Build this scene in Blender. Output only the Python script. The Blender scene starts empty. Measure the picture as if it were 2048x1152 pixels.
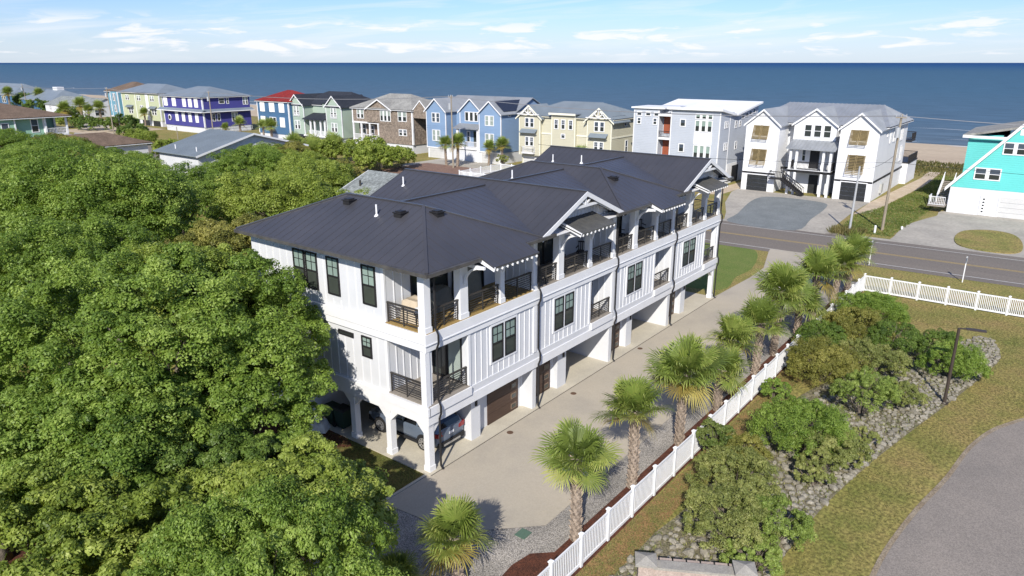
import bpy, math, random
import numpy as np
from mathutils import Vector, Matrix
R = math.radians
scene = bpy.context.scene
COL = scene.collection
# ---------------------------------------------------------------- camera
cam_d = bpy.data.cameras.new('camera'); cam = bpy.data.objects.new('camera', cam_d); COL.objects.link(cam)
cam.location = (0, 0, 17.0)
cam_d.sensor_width = 36.0; cam_d.lens = 25.14
cam_d.clip_start = 0.5; cam_d.clip_end = 120000
cam.rotation_euler = (R(90 - 17.505), 0, R(37.6 - 90))
scene.camera = cam
# ---------------------------------------------------------------- light
SUN_AZ, SUN_EL = 27.0, 35.0          # heading the light travels (from +X towards +Y), height of the sun
sd = bpy.data.lights.new('sun', 'SUN'); sd.energy = 4.6; sd.angle = R(0.55); sd.color = (1.0, 0.95, 0.86)
sun = bpy.data.objects.new('sun', sd); COL.objects.link(sun)
trav = Vector((math.cos(R(SUN_AZ)) * math.cos(R(SUN_EL)), math.sin(R(SUN_AZ)) * math.cos(R(SUN_EL)), -math.sin(R(SUN_EL))))
sun.rotation_euler = trav.to_track_quat('-Z', 'Y').to_euler(); sun.location = (0, -30, 60)
scene.view_settings.view_transform = 'Standard'; scene.view_settings.look = 'None'
scene.view_settings.exposure = 0.40; scene.view_settings.gamma = 1.0
world = bpy.data.worlds.new('World'); scene.world = world; world.use_nodes = True
wt = world.node_tree; wt.nodes.clear()
def wn(t, **k):
    n = wt.nodes.new(t)
    for a, b in k.items(): setattr(n, a, b)
    return n
sky = wn('ShaderNodeTexSky', sky_type='NISHITA'); sky.sun_disc = False
sky.sun_elevation = R(SUN_EL); sky.sun_rotation = R(243); sky.altitude = 0; sky.air_density = 1.0; sky.dust_density = 0.35; sky.ozone_density = 2.5
bg = wn('ShaderNodeBackground'); bg.inputs['Strength'].default_value = 0.10
out = wn('ShaderNodeOutputWorld')
tc = wn('ShaderNodeTexCoord'); sep = wn('ShaderNodeSeparateXYZ'); wt.links.new(tc.outputs['Generated'], sep.inputs[0])
def wmath(op, a, b=None, clamp=False):
    n = wn('ShaderNodeMath', operation=op); n.use_clamp = clamp
    for i, v in enumerate((a, b)):
        if v is None: continue
        if isinstance(v, (int, float)): n.inputs[i].default_value = v
        else: wt.links.new(v, n.inputs[i])
    return n.outputs[0]
# clouds: noise on the azimuth / elevation of the sky direction
az = wmath('ARCTAN2', sep.outputs[1], sep.outputs[0])
comb = wn('ShaderNodeCombineXYZ'); wt.links.new(wmath('MULTIPLY', az, 13.0), comb.inputs[0]); wt.links.new(wmath('MULTIPLY', sep.outputs[2], 75.0), comb.inputs[1])
nz = wn('ShaderNodeTexNoise'); nz.inputs['Scale'].default_value = 1.0; nz.inputs['Detail'].default_value = 7; nz.inputs['Roughness'].default_value = 0.55; nz.inputs['Distortion'].default_value = 0.4
wt.links.new(comb.outputs[0], nz.inputs['Vector'])
cr = wn('ShaderNodeValToRGB'); cr.color_ramp.elements[0].position = 0.53; cr.color_ramp.elements[1].position = 0.62
wt.links.new(nz.outputs['Fac'], cr.inputs['Fac'])
low = wn('ShaderNodeMapRange'); low.interpolation_type = 'SMOOTHSTEP'
for i, v in ((1, 0.040), (2, 0.062), (3, 1.0), (4, 0.0)): low.inputs[i].default_value = v
wt.links.new(sep.outputs[2], low.inputs[0])
base = wn('ShaderNodeMapRange'); base.interpolation_type = 'SMOOTHSTEP'
for i, v in ((1, 0.004), (2, 0.014), (3, 0.0), (4, 1.0)): base.inputs[i].default_value = v
wt.links.new(sep.outputs[2], base.inputs[0])
cum = wmath('MULTIPLY', wmath('MULTIPLY', cr.outputs[0], low.outputs[0]), base.outputs[0])
comb2 = wn('ShaderNodeCombineXYZ'); wt.links.new(wmath('MULTIPLY', az, 5.0), comb2.inputs[0])
wt.links.new(wmath('ADD', wmath('MULTIPLY', sep.outputs[2], 60.0), wmath('MULTIPLY', az, 4.0)), comb2.inputs[1])
nz2 = wn('ShaderNodeTexNoise'); nz2.inputs['Scale'].default_value = 0.8; nz2.inputs['Detail'].default_value = 6; nz2.inputs['Roughness'].default_value = 0.6; nz2.inputs['Distortion'].default_value = 0.8
wt.links.new(comb2.outputs[0], nz2.inputs['Vector'])
cr2 = wn('ShaderNodeValToRGB'); cr2.color_ramp.elements[0].position = 0.48; cr2.color_ramp.elements[1].position = 0.85
wt.links.new(nz2.outputs['Fac'], cr2.inputs['Fac'])
cl = wmath('MAXIMUM', wmath('MULTIPLY', cum, 0.85), wmath('MULTIPLY', cr2.outputs[0], 0.7), True)
# whitish air just above the sea
hz = wn('ShaderNodeMapRange'); hz.interpolation_type = 'SMOOTHSTEP'
for i, v in ((1, 0.0), (2, 0.075), (3, 0.50), (4, 0.0)): hz.inputs[i].default_value = v
wt.links.new(sep.outputs[2], hz.inputs[0])
tint = wn('ShaderNodeMixRGB'); tint.blend_type = 'MULTIPLY'; tint.inputs[0].default_value = 1.0; tint.inputs[2].default_value = (0.62, 0.76, 1.12, 1)
wt.links.new(sky.outputs[0], tint.inputs[1])
m1 = wn('ShaderNodeMixRGB'); m1.inputs[2].default_value = (6.3, 7.0, 8.0, 1); wt.links.new(hz.outputs[0], m1.inputs[0]); wt.links.new(tint.outputs[0], m1.inputs[1])
m2 = wn('ShaderNodeMixRGB'); m2.inputs[2].default_value = (7.7, 7.7, 8.0, 1); wt.links.new(cl, m2.inputs[0]); wt.links.new(m1.outputs[0], m2.inputs[1])
wt.links.new(m2.outputs[0], bg.inputs['Color']); wt.links.new(bg.outputs[0], out.inputs['Surface'])
scene.cycles.max_bounces = 6; scene.cycles.diffuse_bounces = 3; scene.cycles.transmission_bounces = 3; scene.cycles.transparent_max_bounces = 6
# ---------------------------------------------------------------- materials
MATS = {}
def M(name, c, c2=None, scale=1.0, rough=0.8, bump=0.0, bscale=None, spec=0.3, metal=0.0, lap=0.0, lapamt=0.5, seam=None, c3=None, detail=5, stretch=None, lo=0.35, hi=0.65, fine=None):
    if name in MATS: return MATS[name]
    m = bpy.data.materials.new(name); m.use_nodes = True; nt = m.node_tree; n = nt.nodes; L = nt.links
    b = n['Principled BSDF']; b.inputs['Roughness'].default_value = rough; b.inputs['Metallic'].default_value = metal
    b.inputs['Specular IOR Level'].default_value = spec
    geo = n.new('ShaderNodeNewGeometry'); vec = geo.outputs['Position']
    if stretch:
        mp = n.new('ShaderNodeMapping'); mp.inputs['Scale'].default_value = stretch; L.new(vec, mp.inputs['Vector']); vec = mp.outputs[0]
    if c2 is None: c2 = tuple(v * 0.9 for v in c)
    nz = n.new('ShaderNodeTexNoise'); nz.inputs['Scale'].default_value = scale; nz.inputs['Detail'].default_value = detail; nz.inputs['Roughness'].default_value = 0.62
    L.new(vec, nz.inputs['Vector'])
    r = n.new('ShaderNodeValToRGB'); r.color_ramp.elements[0].position = lo; r.color_ramp.elements[0].color = (*c, 1)
    r.color_ramp.elements[1].position = hi; r.color_ramp.elements[1].color = (*c2, 1)
    if c3:
        e = r.color_ramp.elements.new((lo + hi) / 2); e.color = (*c3, 1)
    L.new(nz.outputs['Fac'], r.inputs['Fac']); colout = r.outputs[0]
    if fine:      # fine speckle: (scale, amount)
        nf = n.new('ShaderNodeTexNoise'); nf.inputs['Scale'].default_value = fine[0]; nf.inputs['Detail'].default_value = 3; L.new(geo.outputs['Position'], nf.inputs['Vector'])
        mr = n.new('ShaderNodeMapRange'); mr.inputs[1].default_value = 0.35; mr.inputs[2].default_value = 0.65; mr.inputs[3].default_value = 1 - fine[1]; mr.inputs[4].default_value = 1 + fine[1]
        L.new(nf.outputs['Fac'], mr.inputs[0])
        mx = n.new('ShaderNodeMixRGB'); mx.blend_type = 'MULTIPLY'; mx.inputs[0].default_value = 1; L.new(colout, mx.inputs[1]); L.new(mr.outputs[0], mx.inputs[2]); colout = mx.outputs[0]
    L.new(colout, b.inputs['Base Color'])
    nrm = None
    if bump:
        nb = n.new('ShaderNodeTexNoise'); nb.inputs['Scale'].default_value = bscale or scale * 6; nb.inputs['Detail'].default_value = 4; L.new(geo.outputs['Position'], nb.inputs['Vector'])
        bp = n.new('ShaderNodeBump'); bp.inputs['Strength'].default_value = bump; bp.inputs['Distance'].default_value = 0.05; L.new(nb.outputs['Fac'], bp.inputs['Height']); nrm = bp
    if lap:
        s = n.new('ShaderNodeSeparateXYZ'); L.new(geo.outputs['Position'], s.inputs[0])
        d = n.new('ShaderNodeMath'); d.operation = 'DIVIDE'; L.new(s.outputs[2], d.inputs[0]); d.inputs[1].default_value = -lap
        f = n.new('ShaderNodeMath'); f.operation = 'FRACT'; L.new(d.outputs[0], f.inputs[0])
        bp2 = n.new('ShaderNodeBump'); bp2.inputs['Strength'].default_value = lapamt; bp2.inputs['Distance'].default_value = 0.025; L.new(f.outputs[0], bp2.inputs['Height'])
        if nrm: L.new(nrm.outputs[0], bp2.inputs['Normal'])
        nrm = bp2
    if nrm: L.new(nrm.outputs[0], b.inputs['Normal'])
    MATS[name] = m; return m
def leafmat(name, ca, cb, cc, trans=0.35):
    m = bpy.data.materials.new(name); m.use_nodes = True; nt = m.node_tree; n = nt.nodes; L = nt.links; n.clear()
    o = n.new('ShaderNodeOutputMaterial'); at = n.new('ShaderNodeAttribute'); at.attribute_name = 'v'
    r = n.new('ShaderNodeValToRGB'); r.color_ramp.elements[0].color = (*ca, 1); r.color_ramp.elements[0].position = 0.1; r.color_ramp.elements[1].color = (*cc, 1); r.color_ramp.elements[1].position = 0.95
    e = r.color_ramp.elements.new(0.5); e.color = (*cb, 1); L.new(at.outputs['Fac'], r.inputs['Fac'])
    b = n.new('ShaderNodeBsdfPrincipled'); b.inputs['Roughness'].default_value = 0.5; b.inputs['Specular IOR Level'].default_value = 0.35
    t = n.new('ShaderNodeBsdfTranslucent'); mx = n.new('ShaderNodeMixShader'); mx.inputs[0].default_value = trans
    g = n.new('ShaderNodeMixRGB'); g.blend_type = 'MULTIPLY'; g.inputs[0].default_value = 1; g.inputs[2].default_value = (1.25, 1.2, 0.45, 1); L.new(r.outputs[0], g.inputs[1])
    L.new(r.outputs[0], b.inputs['Base Color']); L.new(g.outputs[0], t.inputs['Color']); L.new(b.outputs[0], mx.inputs[1]); L.new(t.outputs[0], mx.inputs[2]); L.new(mx.outputs[0], o.inputs['Surface'])
    MATS[name] = m; return m
white = M('white_paint', (0.62, 0.625, 0.64), (0.57, 0.58, 0.60), scale=0.7, rough=0.6)
whitelap = M('white_lap_siding', (0.72, 0.725, 0.735), (0.67, 0.675, 0.69), scale=0.5, rough=0.6, lap=0.2, lapamt=0.35)
trimw = M('white_trim', (0.73, 0.73, 0.735), (0.68, 0.68, 0.69), scale=1.2, rough=0.55)
vinyl = M('white_vinyl', (0.76, 0.76, 0.77), (0.70, 0.71, 0.72), scale=2, rough=0.4, spec=0.5)
black = M('black_metal', (0.014, 0.013, 0.014), (0.022, 0.021, 0.022), scale=3, rough=0.5, spec=0.35)
bronze = M('dark_bronze_metal', (0.035, 0.032, 0.03), (0.052, 0.047, 0.043), scale=3, rough=0.45, spec=0.5)
roofm = M('charcoal_roof_metal', (0.048, 0.048, 0.054), (0.059, 0.058, 0.065), scale=0.35, rough=0.38, spec=0.45, fine=(60, 0.12))
visorm = M('weathered_visor_metal', (0.07, 0.07, 0.068), (0.10, 0.098, 0.09), scale=2, rough=0.5, spec=0.4, fine=(40, 0.15))
gutterm = M('gutter_metal', (0.055, 0.052, 0.05), (0.09, 0.085, 0.08), scale=2, rough=0.45, spec=0.4)
wooddoor = M('brown_door', (0.06, 0.036, 0.026), (0.085, 0.052, 0.038), scale=3, rough=0.55, stretch=(0.5, 0.5, 8))
deckwood = M('deck_wood', (0.26, 0.17, 0.06), (0.34, 0.24, 0.09), scale=2.2, rough=0.7, stretch=(0.4, 6, 1), fine=(30, 0.2))
deckgrey = M('deck_grey', (0.22, 0.19, 0.16), (0.30, 0.27, 0.23), scale=2.2, rough=0.75, stretch=(0.4, 6, 1), fine=(30, 0.15))
slabm = M('pale_concrete', (0.50, 0.455, 0.36), (0.43, 0.39, 0.315), scale=0.7, rough=0.85, fine=(14, 0.06), bump=0.1)
drivem = M('driveway_concrete', (0.435, 0.38, 0.30), (0.335, 0.30, 0.25), scale=0.25, rough=0.9, c3=(0.40, 0.355, 0.285), fine=(16, 0.05), bump=0.03, detail=8, lo=0.3, hi=0.7)
concm = M('grey_concrete', (0.41, 0.375, 0.32), (0.32, 0.295, 0.255), scale=0.3, rough=0.9, fine=(3, 0.09), detail=7)
gravelm = M('gravel', (0.34, 0.31, 0.275), (0.22, 0.205, 0.185), scale=0.5, rough=0.95, fine=(26, 0.55), bump=0.6, bscale=25)
bluegravel = M('blue_grey_gravel', (0.20, 0.215, 0.215), (0.155, 0.17, 0.17), scale=0.4, rough=0.95, fine=(10, 0.22), bump=0.3, bscale=18)
asphalt = M('asphalt', (0.195, 0.168, 0.142), (0.155, 0.135, 0.117), scale=0.35, rough=0.9, fine=(6, 0.12), stretch=(1, 0.12, 1))
asphalt2 = M('pale_asphalt', (0.27, 0.235, 0.20), (0.215, 0.19, 0.165), scale=0.25, rough=0.9, fine=(22, 0.22), bump=0.2, bscale=30)
mulch = M('mulch', (0.115, 0.040, 0.022), (0.06, 0.024, 0.015), scale=2.5, rough=0.95, fine=(30, 0.5), bump=0.6, bscale=25)
grassm = M('dry_grass', (0.27, 0.195, 0.075), (0.15, 0.16, 0.035), scale=0.35, rough=0.95, c3=(0.235, 0.20, 0.06), fine=(7, 0.4), bump=0.5, bscale=14, detail=10, lo=0.32, hi=0.68)
lawnm = M('green_lawn', (0.11, 0.16, 0.03), (0.15, 0.18, 0.045), scale=0.5, rough=0.95, fine=(9, 0.25), bump=0.4, bscale=16)
yardm = M('patchy_yard', (0.075, 0.085, 0.018), (0.15, 0.115, 0.035), scale=0.8, rough=0.95, fine=(20, 0.4), bump=0.4, bscale=20)
sandm = M('beach_sand', (0.50, 0.40, 0.28), (0.43, 0.34, 0.24), scale=0.05, rough=0.95, fine=(0.8, 0.06), stretch=(1, 0.3, 1))
sandpath = M('sandy_path', (0.52, 0.43, 0.32), (0.42, 0.33, 0.23), scale=0.8, rough=0.95, fine=(10, 0.15))
yellowp = M('yellow_road_paint', (0.42, 0.30, 0.10), (0.34, 0.25, 0.10), scale=3, rough=0.8)
whitep = M('white_road_paint', (0.55, 0.54, 0.52), (0.42, 0.41, 0.39), scale=3, rough=0.8)
bark = M('grey_bark', (0.20, 0.165, 0.13), (0.12, 0.10, 0.08), scale=6, rough=0.95, bump=0.6, bscale=20)
palmbark = M('palm_bark', (0.36, 0.29, 0.23), (0.22, 0.175, 0.14), scale=7, rough=0.95, fine=(30, 0.25), bump=0.5, bscale=30)
rockm = M('grey_rock', (0.30, 0.275, 0.225), (0.17, 0.155, 0.12), scale=1.4, rough=0.95, fine=(14, 0.2), bump=0.4, bscale=12)
rockbed = M('rock_rubble_bed', (0.22, 0.19, 0.13), (0.12, 0.11, 0.06), scale=2.4, rough=0.95, fine=(12, 0.45), bump=0.8, bscale=8)
def glassmat(name, c, rough=0.08, spec=0.7):
    m = M(name, c, tuple(v * 0.8 for v in c), scale=0.8, rough=rough, spec=spec); return m
gdark = glassmat('dark_window_glass', (0.035, 0.042, 0.04))
glow_ = glassmat('lower_sash_glass', (0.055, 0.065, 0.055))
gblind = glassmat('window_glass_over_blinds', (0.26, 0.34, 0.30), rough=0.15, spec=0.5)
gcurt = glassmat('window_glass_over_curtain', (0.30, 0.35, 0.32), rough=0.15, spec=0.5)
gblue = glassmat('bluish_window_glass', (0.07, 0.09, 0.12))
# ---------------------------------------------------------------- mesh helpers
ORG = {}
class MB:
    def __init__(s): s.v = []; s.f = []; s.mi = []; s.m = 0
    def face(s, *pts):
        i = len(s.v); s.v += [tuple(p) for p in pts]; s.f.append(tuple(range(i, i + len(pts)))); s.mi.append(s.m); return s
    def box(s, x0, x1, y0, y1, z0, z1):
        if x0 > x1: x0, x1 = x1, x0
        if y0 > y1: y0, y1 = y1, y0
        if z0 > z1: z0, z1 = z1, z0
        i = len(s.v); s.v += [(x0, y0, z0), (x1, y0, z0), (x1, y1, z0), (x0, y1, z0), (x0, y0, z1), (x1, y0, z1), (x1, y1, z1), (x0, y1, z1)]
        for f in ((0, 3, 2, 1), (4, 5, 6, 7), (0, 1, 5, 4), (1, 2, 6, 5), (2, 3, 7, 6), (3, 0, 4, 7)):
            s.f.append(tuple(i + k for k in f)); s.mi.append(s.m)
        return s
    def prism(s, pts, d):
        "extrude polygon pts (3D) by vector d"
        n = len(pts); i = len(s.v); d = Vector(d); P = [Vector(p) for p in pts]
        nr = Vector((0, 0, 0))
        for a in range(n): nr += P[a].cross(P[(a + 1) % n])
        if nr.dot(d) > 0: P = P[::-1]
        s.v += [tuple(p) for p in P] + [tuple(p + d) for p in P]
        s.f.append(tuple(range(i, i + n))); s.f.append(tuple(range(i + 2 * n - 1, i + n - 1, -1))); s.mi += [s.m] * 2
        for a in range(n):
            b = (a + 1) % n; s.f.append((i + b, i + a, i + n + a, i + n + b)); s.mi.append(s.m)
        return s
    def beam(s, a, b, w, h, up=(0, 0, 1)):
        "rectangular bar from a to b, w wide, h tall, centred"
        a = Vector(a); b = Vector(b); d = (b - a).normalized(); sd = d.cross(Vector(up))
        if sd.length < 1e-4: sd = d.cross(Vector((1, 0, 0)))
        sd.normalize(); u = sd.cross(d)
        q = [a - sd * w / 2 - u * h / 2, a + sd * w / 2 - u * h / 2, a + sd * w / 2 + u * h / 2, a - sd * w / 2 + u * h / 2]
        s.prism(q, b - a); return s
    def tube(s, pts, rad, n=8, cap=True):
        P = [Vector(p) for p in pts]; rad = rad if isinstance(rad, (list, tuple)) else [rad] * len(P)
        i0 = len(s.v); ref = None
        for k, p in enumerate(P):
            d = (P[min(k + 1, len(P) - 1)] - P[max(k - 1, 0)]).normalized()
            if ref is None: ref = Vector((1, 0, 0)) if abs(d.x) < 0.8 else Vector((0, 1, 0))
            x = (ref - d * ref.dot(d)).normalized(); y = d.cross(x); ref = x
            for j in range(n):
                a = 2 * math.pi * j / n; s.v.append(tuple(p + (x * math.cos(a) + y * math.sin(a)) * rad[k]))
        for k in range(len(P) - 1):
            for j in range(n):
                a = i0 + k * n + j; b = i0 + k * n + (j + 1) % n; s.f.append((a, b, b + n, a + n)); s.mi.append(s.m)
        if cap:
            s.f.append(tuple(i0 + j for j in reversed(range(n)))); s.f.append(tuple(i0 + (len(P) - 1) * n + j for j in range(n))); s.mi += [s.m] * 2
        return s
    def build(s, name, mat, parent=None, smooth=False, loc=None):
        me = bpy.data.meshes.new(name)
        org = ORG[parent.name] if parent else (loc or (0, 0, 0))
        V = [(x - org[0], y - org[1], z - org[2]) for x, y, z in s.v]
        me.from_pydata(V, [], s.f)
        mats = mat if isinstance(mat, (list, tuple)) else [mat]
        for m in mats: me.materials.append(m)
        if len(mats) > 1: me.polygons.foreach_set('material_index', s.mi)
        if smooth: me.polygons.foreach_set('use_smooth', [True] * len(me.polygons))
        me.update(); o = bpy.data.objects.new(name, me); COL.objects.link(o)
        if parent: o.parent = parent
        else: o.location = org
        ORG[o.name] = org; return o
def tag(o, label=None, cat=None, group=None, kind=None):
    if label: o['label'] = label
    if cat: o['category'] = cat
    if group: o['group'] = group
    if kind: o['kind'] = kind
    return o
def thing(name, label, cat, loc=(0, 0, 0), group=None):
    o = bpy.data.objects.new(name, None); COL.objects.link(o); o.location = loc; o.empty_display_size = 0.3; ORG[o.name] = tuple(loc)
    return tag(o, label, cat, group)
def kids(o): return [c for c in bpy.data.objects if c.parent == o]
def copy_tree(o, parent=None, cache={}):
    c = o.copy(); COL.objects.link(c); c.parent = parent
    if o.name not in cache: cache[o.name] = [k.name for k in kids(o)]
    for kn in cache[o.name]: copy_tree(bpy.data.objects[kn], c)
    return c
def struct(name, mb, mat): o = mb.build(name, mat); o['kind'] = 'structure'; return o
def sheet(name, pts, z, mat):
    mb = MB(); mb.face(*[(x, y, z) for x, y in pts]); return struct(name, mb, mat)
def smoothpoly(pts, n=6):
    o = []; k = len(pts)
    for i in range(k):
        p0, p1, p2, p3 = [Vector(pts[(i + j - 1) % k] + (0,)) for j in range(4)]
        for t in range(n):
            t /= n; q = 0.5 * ((2 * p1) + (-p0 + p2) * t + (2 * p0 - 5 * p1 + 4 * p2 - p3) * t * t + (-p0 + 3 * p1 - 3 * p2 + p3) * t ** 3); o.append((q.x, q.y))
    return o
def clip_line(poly, o2, d2):
    "param interval of line o2 + t d2 inside the convex 2D polygon"
    t0, t1 = -1e9, 1e9; n = len(poly)
    area = sum(poly[i][0] * poly[(i + 1) % n][1] - poly[(i + 1) % n][0] * poly[i][1] for i in range(n))
    sg = 1 if area > 0 else -1
    for i in range(n):
        ax, ay = poly[i]; bx, by = poly[(i + 1) % n]; nx, ny = -(by - ay) * sg, (bx - ax) * sg
        num = (ax - o2[0]) * nx + (ay - o2[1]) * ny; den = d2[0] * nx + d2[1] * ny
        if abs(den) < 1e-9:
            if num > 0: return None
            continue
        t = num / den
        if den > 0: t0 = max(t0, t)
        else: t1 = min(t1, t)
    return (t0, t1) if t1 - t0 > 0.05 else None
def roof_plane(mb, pts, th=0.12, seam=0.5, rib=0.010, rw=0.016):
    "sloping slab with standing seams running up the slope"
    mb.prism(pts, (0, 0, -th))
    if not seam: return
    P = [Vector(p) for p in pts]; nr = Vector((0, 0, 0))
    for i in range(len(P)): nr += P[i].cross(P[(i + 1) % len(P)])
    if nr.z < 0: nr = -nr
    nr.normalize(); g = Vector((-nr.x, -nr.y, 0))
    if g.length < 1e-3: return
    g.normalize(); s = Vector((-g.y, g.x, 0)); p0 = P[0]
    hgt = lambda x, y: p0.z - (nr.x * (x - p0.x) + nr.y * (y - p0.y)) / nr.z
    us = [p.x * s.x + p.y * s.y for p in P]; k = math.ceil(min(us) / seam) * seam + 0.03
    poly = [(p.x, p.y) for p in P]
    while k < max(us):
        c = clip_line(poly, (s.x * k, s.y * k), (g.x, g.y))
        if c:
            a = (s.x * k + g.x * (c[0] + .03), s.y * k + g.y * (c[0] + .03)); b = (s.x * k + g.x * (c[1] - .03), s.y * k + g.y * (c[1] - .03))
            mb.beam((a[0], a[1], hgt(*a) + rib / 2), (b[0], b[1], hgt(*b) + rib / 2), rw, rib)
        k += seam
def P3(plane, c, a, d, z): return (c - d, a, z) if plane == 'X' else (a, c - d, z)
def pbox(mb, plane, c, a0, a1, d0, d1, z0, z1):
    if plane == 'X': mb.box(c - d0, c - d1, a0, a1, z0, z1)
    else: mb.box(a0, a1, c - d0, c - d1, z0, z1)
def window(parent, plane, c, a0, a1, z0, z1, n=1, fm=None, pm=None, lower=None, grid=None, w=0.09, trim=None, sash=True, mull=0.12):
    "n sashes side by side in one frame; panes are a sub-part"
    if a0 > a1: a0, a1 = a1, a0
    fm = fm or trimw; f = MB(); p = MB(); W = (a1 - a0 - mull * (n - 1)) / n; dd = 0.07
    if trim:
        f.m = 1
        pbox(f, plane, c, a0 - .11, a0, .0, .05, z0 - .11, z1 + .14); pbox(f, plane, c, a1, a1 + .11, .0, .05, z0 - .11, z1 + .14)
        pbox(f, plane, c, a0, a1, .0, .05, z0 - .11, z0); pbox(f, plane, c, a0, a1, .0, .055, z1, z1 + .14)
        for k in range(1, n): x = a0 + k * W + (k - 1) * mull; pbox(f, plane, c, x, x + mull, .0, .05, z0, z1)
        f.m = 0
    elif n > 1:
        for k in range(1, n): x = a0 + k * W + (k - 1) * mull; pbox(f, plane, c, x, x + mull, .0, dd - .01, z0, z1)
    zm = z0 + (z1 - z0) * 0.5
    for k in range(n):
        x0 = a0 + k * (W + mull); x1 = x0 + W
        pbox(f, plane, c, x0, x0 + w, 0, dd, z0, z1); pbox(f, plane, c, x1 - w, x1, 0, dd, z0, z1)
        pbox(f, plane, c, x0 + w, x1 - w, 0, dd, z0, z0 + w); pbox(f, plane, c, x0 + w, x1 - w, 0, dd, z1 - w, z1)
        if sash: pbox(f, plane, c, x0 + w, x1 - w, 0, dd - .006, zm - .03, zm + .03)
        if grid:
            gw = 0.022
            for i in range(1, grid[0]): x = x0 + w + (x1 - x0 - 2 * w) * i / grid[0]; pbox(f, plane, c, x - gw / 2, x + gw / 2, 0, .045, zm + .03, z1 - w)
            for i in range(1, grid[1]): z = zm + .03 + (z1 - w - zm - .03) * i / grid[1]; pbox(f, plane, c, x0 + w, x1 - w, 0, .048, z - gw / 2, z + gw / 2)
        q = lambda za, zb: [P3(plane, c, x0 + w, .02, za), P3(plane, c, x1 - w, .02, za), P3(plane, c, x1 - w, .02, zb), P3(plane, c, x0 + w, .02, zb)]
        p.m = 0; p.face(*q(zm, z1 - w)); p.m = 1; p.face(*q(z0 + w, zm))
    o = f.build('window', [fm, trim or fm], parent); p.build('pane', [pm or gdark, lower or pm or gdark], o); return o
# ---------------------------------------------------------------- setting
rng = random.Random(5)
def strip_mesh(name, prof, y0, y1, mat, ny=24):
    mb = MB(); ys = [y0 + (y1 - y0) * i / ny for i in range(ny + 1)]
    for (xa, za), (xb, zb) in zip(prof, prof[1:]):
        for ya, yb in zip(ys, ys[1:]): mb.face((xa, ya, za), (xb, ya, zb), (xb, yb, zb), (xa, yb, za))
    o = struct(name, mb, mat); return o
strip_mesh('ground', [(-150, 0), (128, 0), (140, -.3), (152, -1.2), (175, -1.8), (215, -3.15), (260, -4.2)], -600, 4000, grassm)
strip_mesh('beach_sand', [(147, -.78), (152, -1.1), (175, -1.7), (215, -3.05), (258, -4.1)], -600, 4000, sandm)
def seamat():
    m = bpy.data.materials.new('sea_water'); m.use_nodes = True; nt = m.node_tree; n = nt.nodes; L = nt.links; b = n['Principled BSDF']
    geo = n.new('ShaderNodeNewGeometry'); s = n.new('ShaderNodeSeparateXYZ'); L.new(geo.outputs['Position'], s.inputs[0])
    mr = n.new('ShaderNodeMapRange'); mr.inputs[1].default_value = math.log(205); mr.inputs[2].default_value = math.log(9000); lg = n.new('ShaderNodeMath'); lg.operation = 'LOGARITHM'; lg.inputs[1].default_value = math.e
    L.new(s.outputs[0], lg.inputs[0]); L.new(lg.outputs[0], mr.inputs[0])
    r = n.new('ShaderNodeValToRGB'); L.new(mr.outputs[0], r.inputs['Fac']); R_ = r.color_ramp
    R_.elements[0].position = 0; R_.elements[0].color = (0.105, 0.150, 0.195, 1); R_.elements[1].position = 1; R_.elements[1].color = (0.012, 0.058, 0.165, 1)
    for p, c in ((.10, (0.075, 0.130, 0.190)), (.3, (0.056, 0.120, 0.185)), (.6, (0.046, 0.108, 0.175)), (.8, (0.024, 0.080, 0.175))):
        e = R_.elements.new(p); e.color = (*c, 1)
    mp = n.new('ShaderNodeMapping'); mp.inputs['Scale'].default_value = (0.35, 0.055, 1); L.new(geo.outputs['Position'], mp.inputs['Vector'])
    nz = n.new('ShaderNodeTexNoise'); nz.inputs['Scale'].default_value = 1.0; nz.inputs['Detail'].default_value = 9; nz.inputs['Roughness'].default_value = .7; L.new(mp.outputs[0], nz.inputs['Vector'])
    mq = n.new('ShaderNodeMapRange'); mq.inputs[1].default_value = .3; mq.inputs[2].default_value = .7; mq.inputs[3].default_value = .72; mq.inputs[4].default_value = 1.30; L.new(nz.outputs['Fac'], mq.inputs[0])
    mx = n.new('ShaderNodeMixRGB'); mx.blend_type = 'MULTIPLY'; mx.inputs[0].default_value = 1; L.new(r.outputs[0], mx.inputs[1]); L.new(mq.outputs[0], mx.inputs[2])
    L.new(mx.outputs[0], b.inputs['Base Color']); b.inputs['Roughness'].default_value = .75; b.inputs['Specular IOR Level'].default_value = .08
    bp = n.new('ShaderNodeBump'); bp.inputs['Strength'].default_value = .6; bp.inputs['Distance'].default_value = .5; L.new(nz.outputs['Fac'], bp.inputs['Height']); L.new(bp.outputs[0], b.inputs['Normal'])
    return m
mb = MB()
xs = [150, 400, 1000, 4000, 15000, 60000]
for a, b in zip(xs, xs[1:]):
    for c, d in ((-60000, -3000), (-3000, 3000), (3000, 60000)): mb.face((a, c, -3), (b, c, -3), (b, d, -3), (a, d, -3))
struct('sea_water', mb, seamat())
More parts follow.
